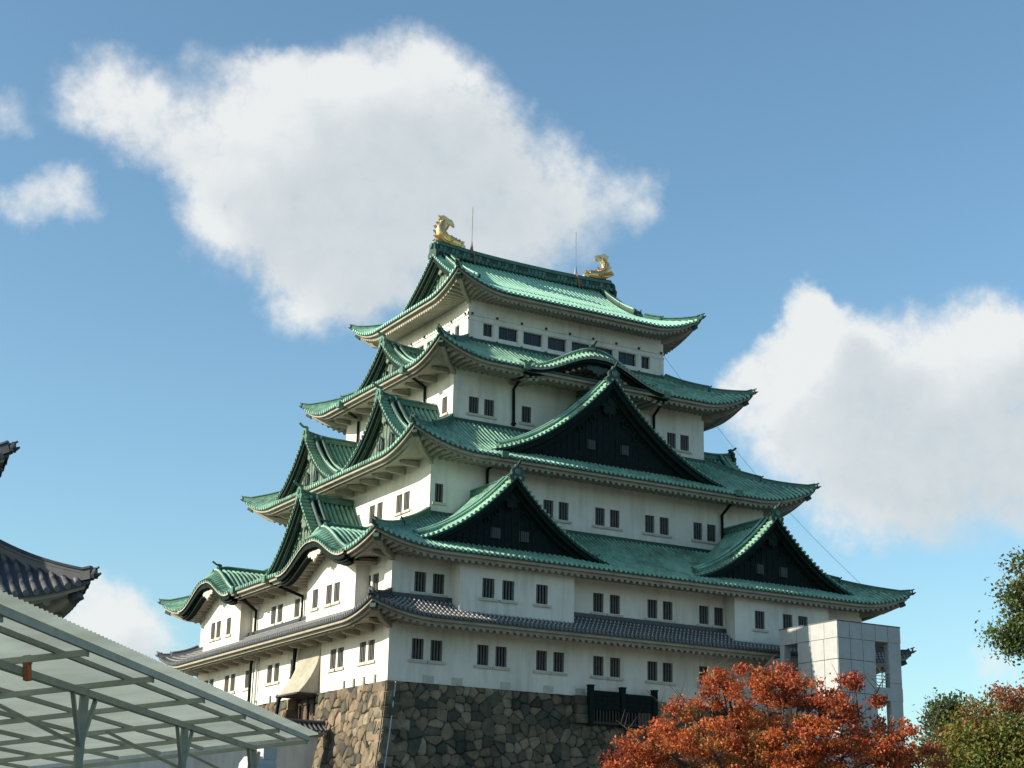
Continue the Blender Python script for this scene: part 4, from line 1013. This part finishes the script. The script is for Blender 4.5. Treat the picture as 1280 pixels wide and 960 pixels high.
for k in range(46):          # thin sprays along the crown's upper outline
    u = random.uniform(775,1150); top = np.interp(u,[760,790,830,880,905,990,1010,1045,1075,1100,1130,1160],[950,915,895,862,842,842,862,862,848,862,905,935])
    red.append(blob(u, top+random.uniform(-8,14), random.uniform(42.5,45.5), random.uniform(4,8), 1.3, random.uniform(.35,.55)))
pr_ = at(960,900,44.5); tw_ = [(at(870,905,43),at(845,862,43)),(at(850,900,43),at(812,868,43)),(at(1090,880,44),at(1110,838,44)),(at(900,860,43),at(888,832,43)),(at(800,925,43),at(770,900,43)),(at(1040,870,44),at(1062,838,44)),(at(950,850,44),at(962,826,44)),(at(780,945,43),at(758,930,43))]
tree('autumn_tree', 'broad orange-red autumn tree in front of the concrete tower and stone base', 'tree', (pr_.x,pr_.y,GZ), red, 74000, .09, 'leaf_red', (0,1), 'trees at the lower right', .24, 420, tw_, clump=120, tight=.7)
g1 = [blob(u,v,d,r,.8,tn) for u, v, d, r, tn in ((1232,893,50,30,.7),(1268,882,51,28,.85),(1205,920,50,32,.5),(1240,925,49.5,38,.42),(1275,940,50,50,.5),(1310,920,50,50,.5),(1185,955,50,36,.5),(1225,955,49.5,40,.3),(1240,990,50,80,.4),(1330,980,50,80,.4),(1250,868,51,10,.95),(1277,863,51,10,.95),(1165,935,50,12,.85))]
pg = at(1265,900,50.5)
tree('turning_tree', 'rounded green tree with purplish red top turning colour at the right edge', 'tree', (pg.x,pg.y,GZ), g1, 46000, .11, 'leaf_mix', (0,1), 'trees at the lower right', .24, 160,
   [(at(1172,915,50),at(1150,885,50)),(at(1168,905,50),at(1176,880,50))])
g3 = [blob(1192,885,66,20,.9),blob(1180,902,66,22,.9),blob(1205,905,66,24,.9),blob(1190,935,66,38,1)]
pg3 = at(1192,900,66)
tree('evergreen_tree', 'small dark evergreen top rising behind the turning tree', 'tree', (pg3.x,pg3.y,GZ), g3, 7000, .16, 'leaf_green', (0,.7), 'trees at the lower right', .2, 60)
g4 = [blob(u,v,d,r,.75,tn) for u, v, d, r, tn in ((1266,750,24,13,.5),(1278,736,24,18,.6),(1258,794,24,13,.4),(1273,808,24,14,.5),(1281,778,24,14,.5),(1268,738,24,10,.4),(1302,760,24,36,.5),(1283,704,24,11,.6),(1246,790,24,6,.6),(1310,800,24,26,.5),(1345,720,24,45,.4),(1335,780,24,45,.4),(1390,760,25,70,.4))]
pg4 = at(1640,900,27)
tree('overhanging_tree', 'olive-green tree whose hanging branch enters at the right edge against the sky', 'tree', (pg4.x,pg4.y,GZ), g4, 34000, .06, 'leaf_green', (.1,1), None, .2, 200)
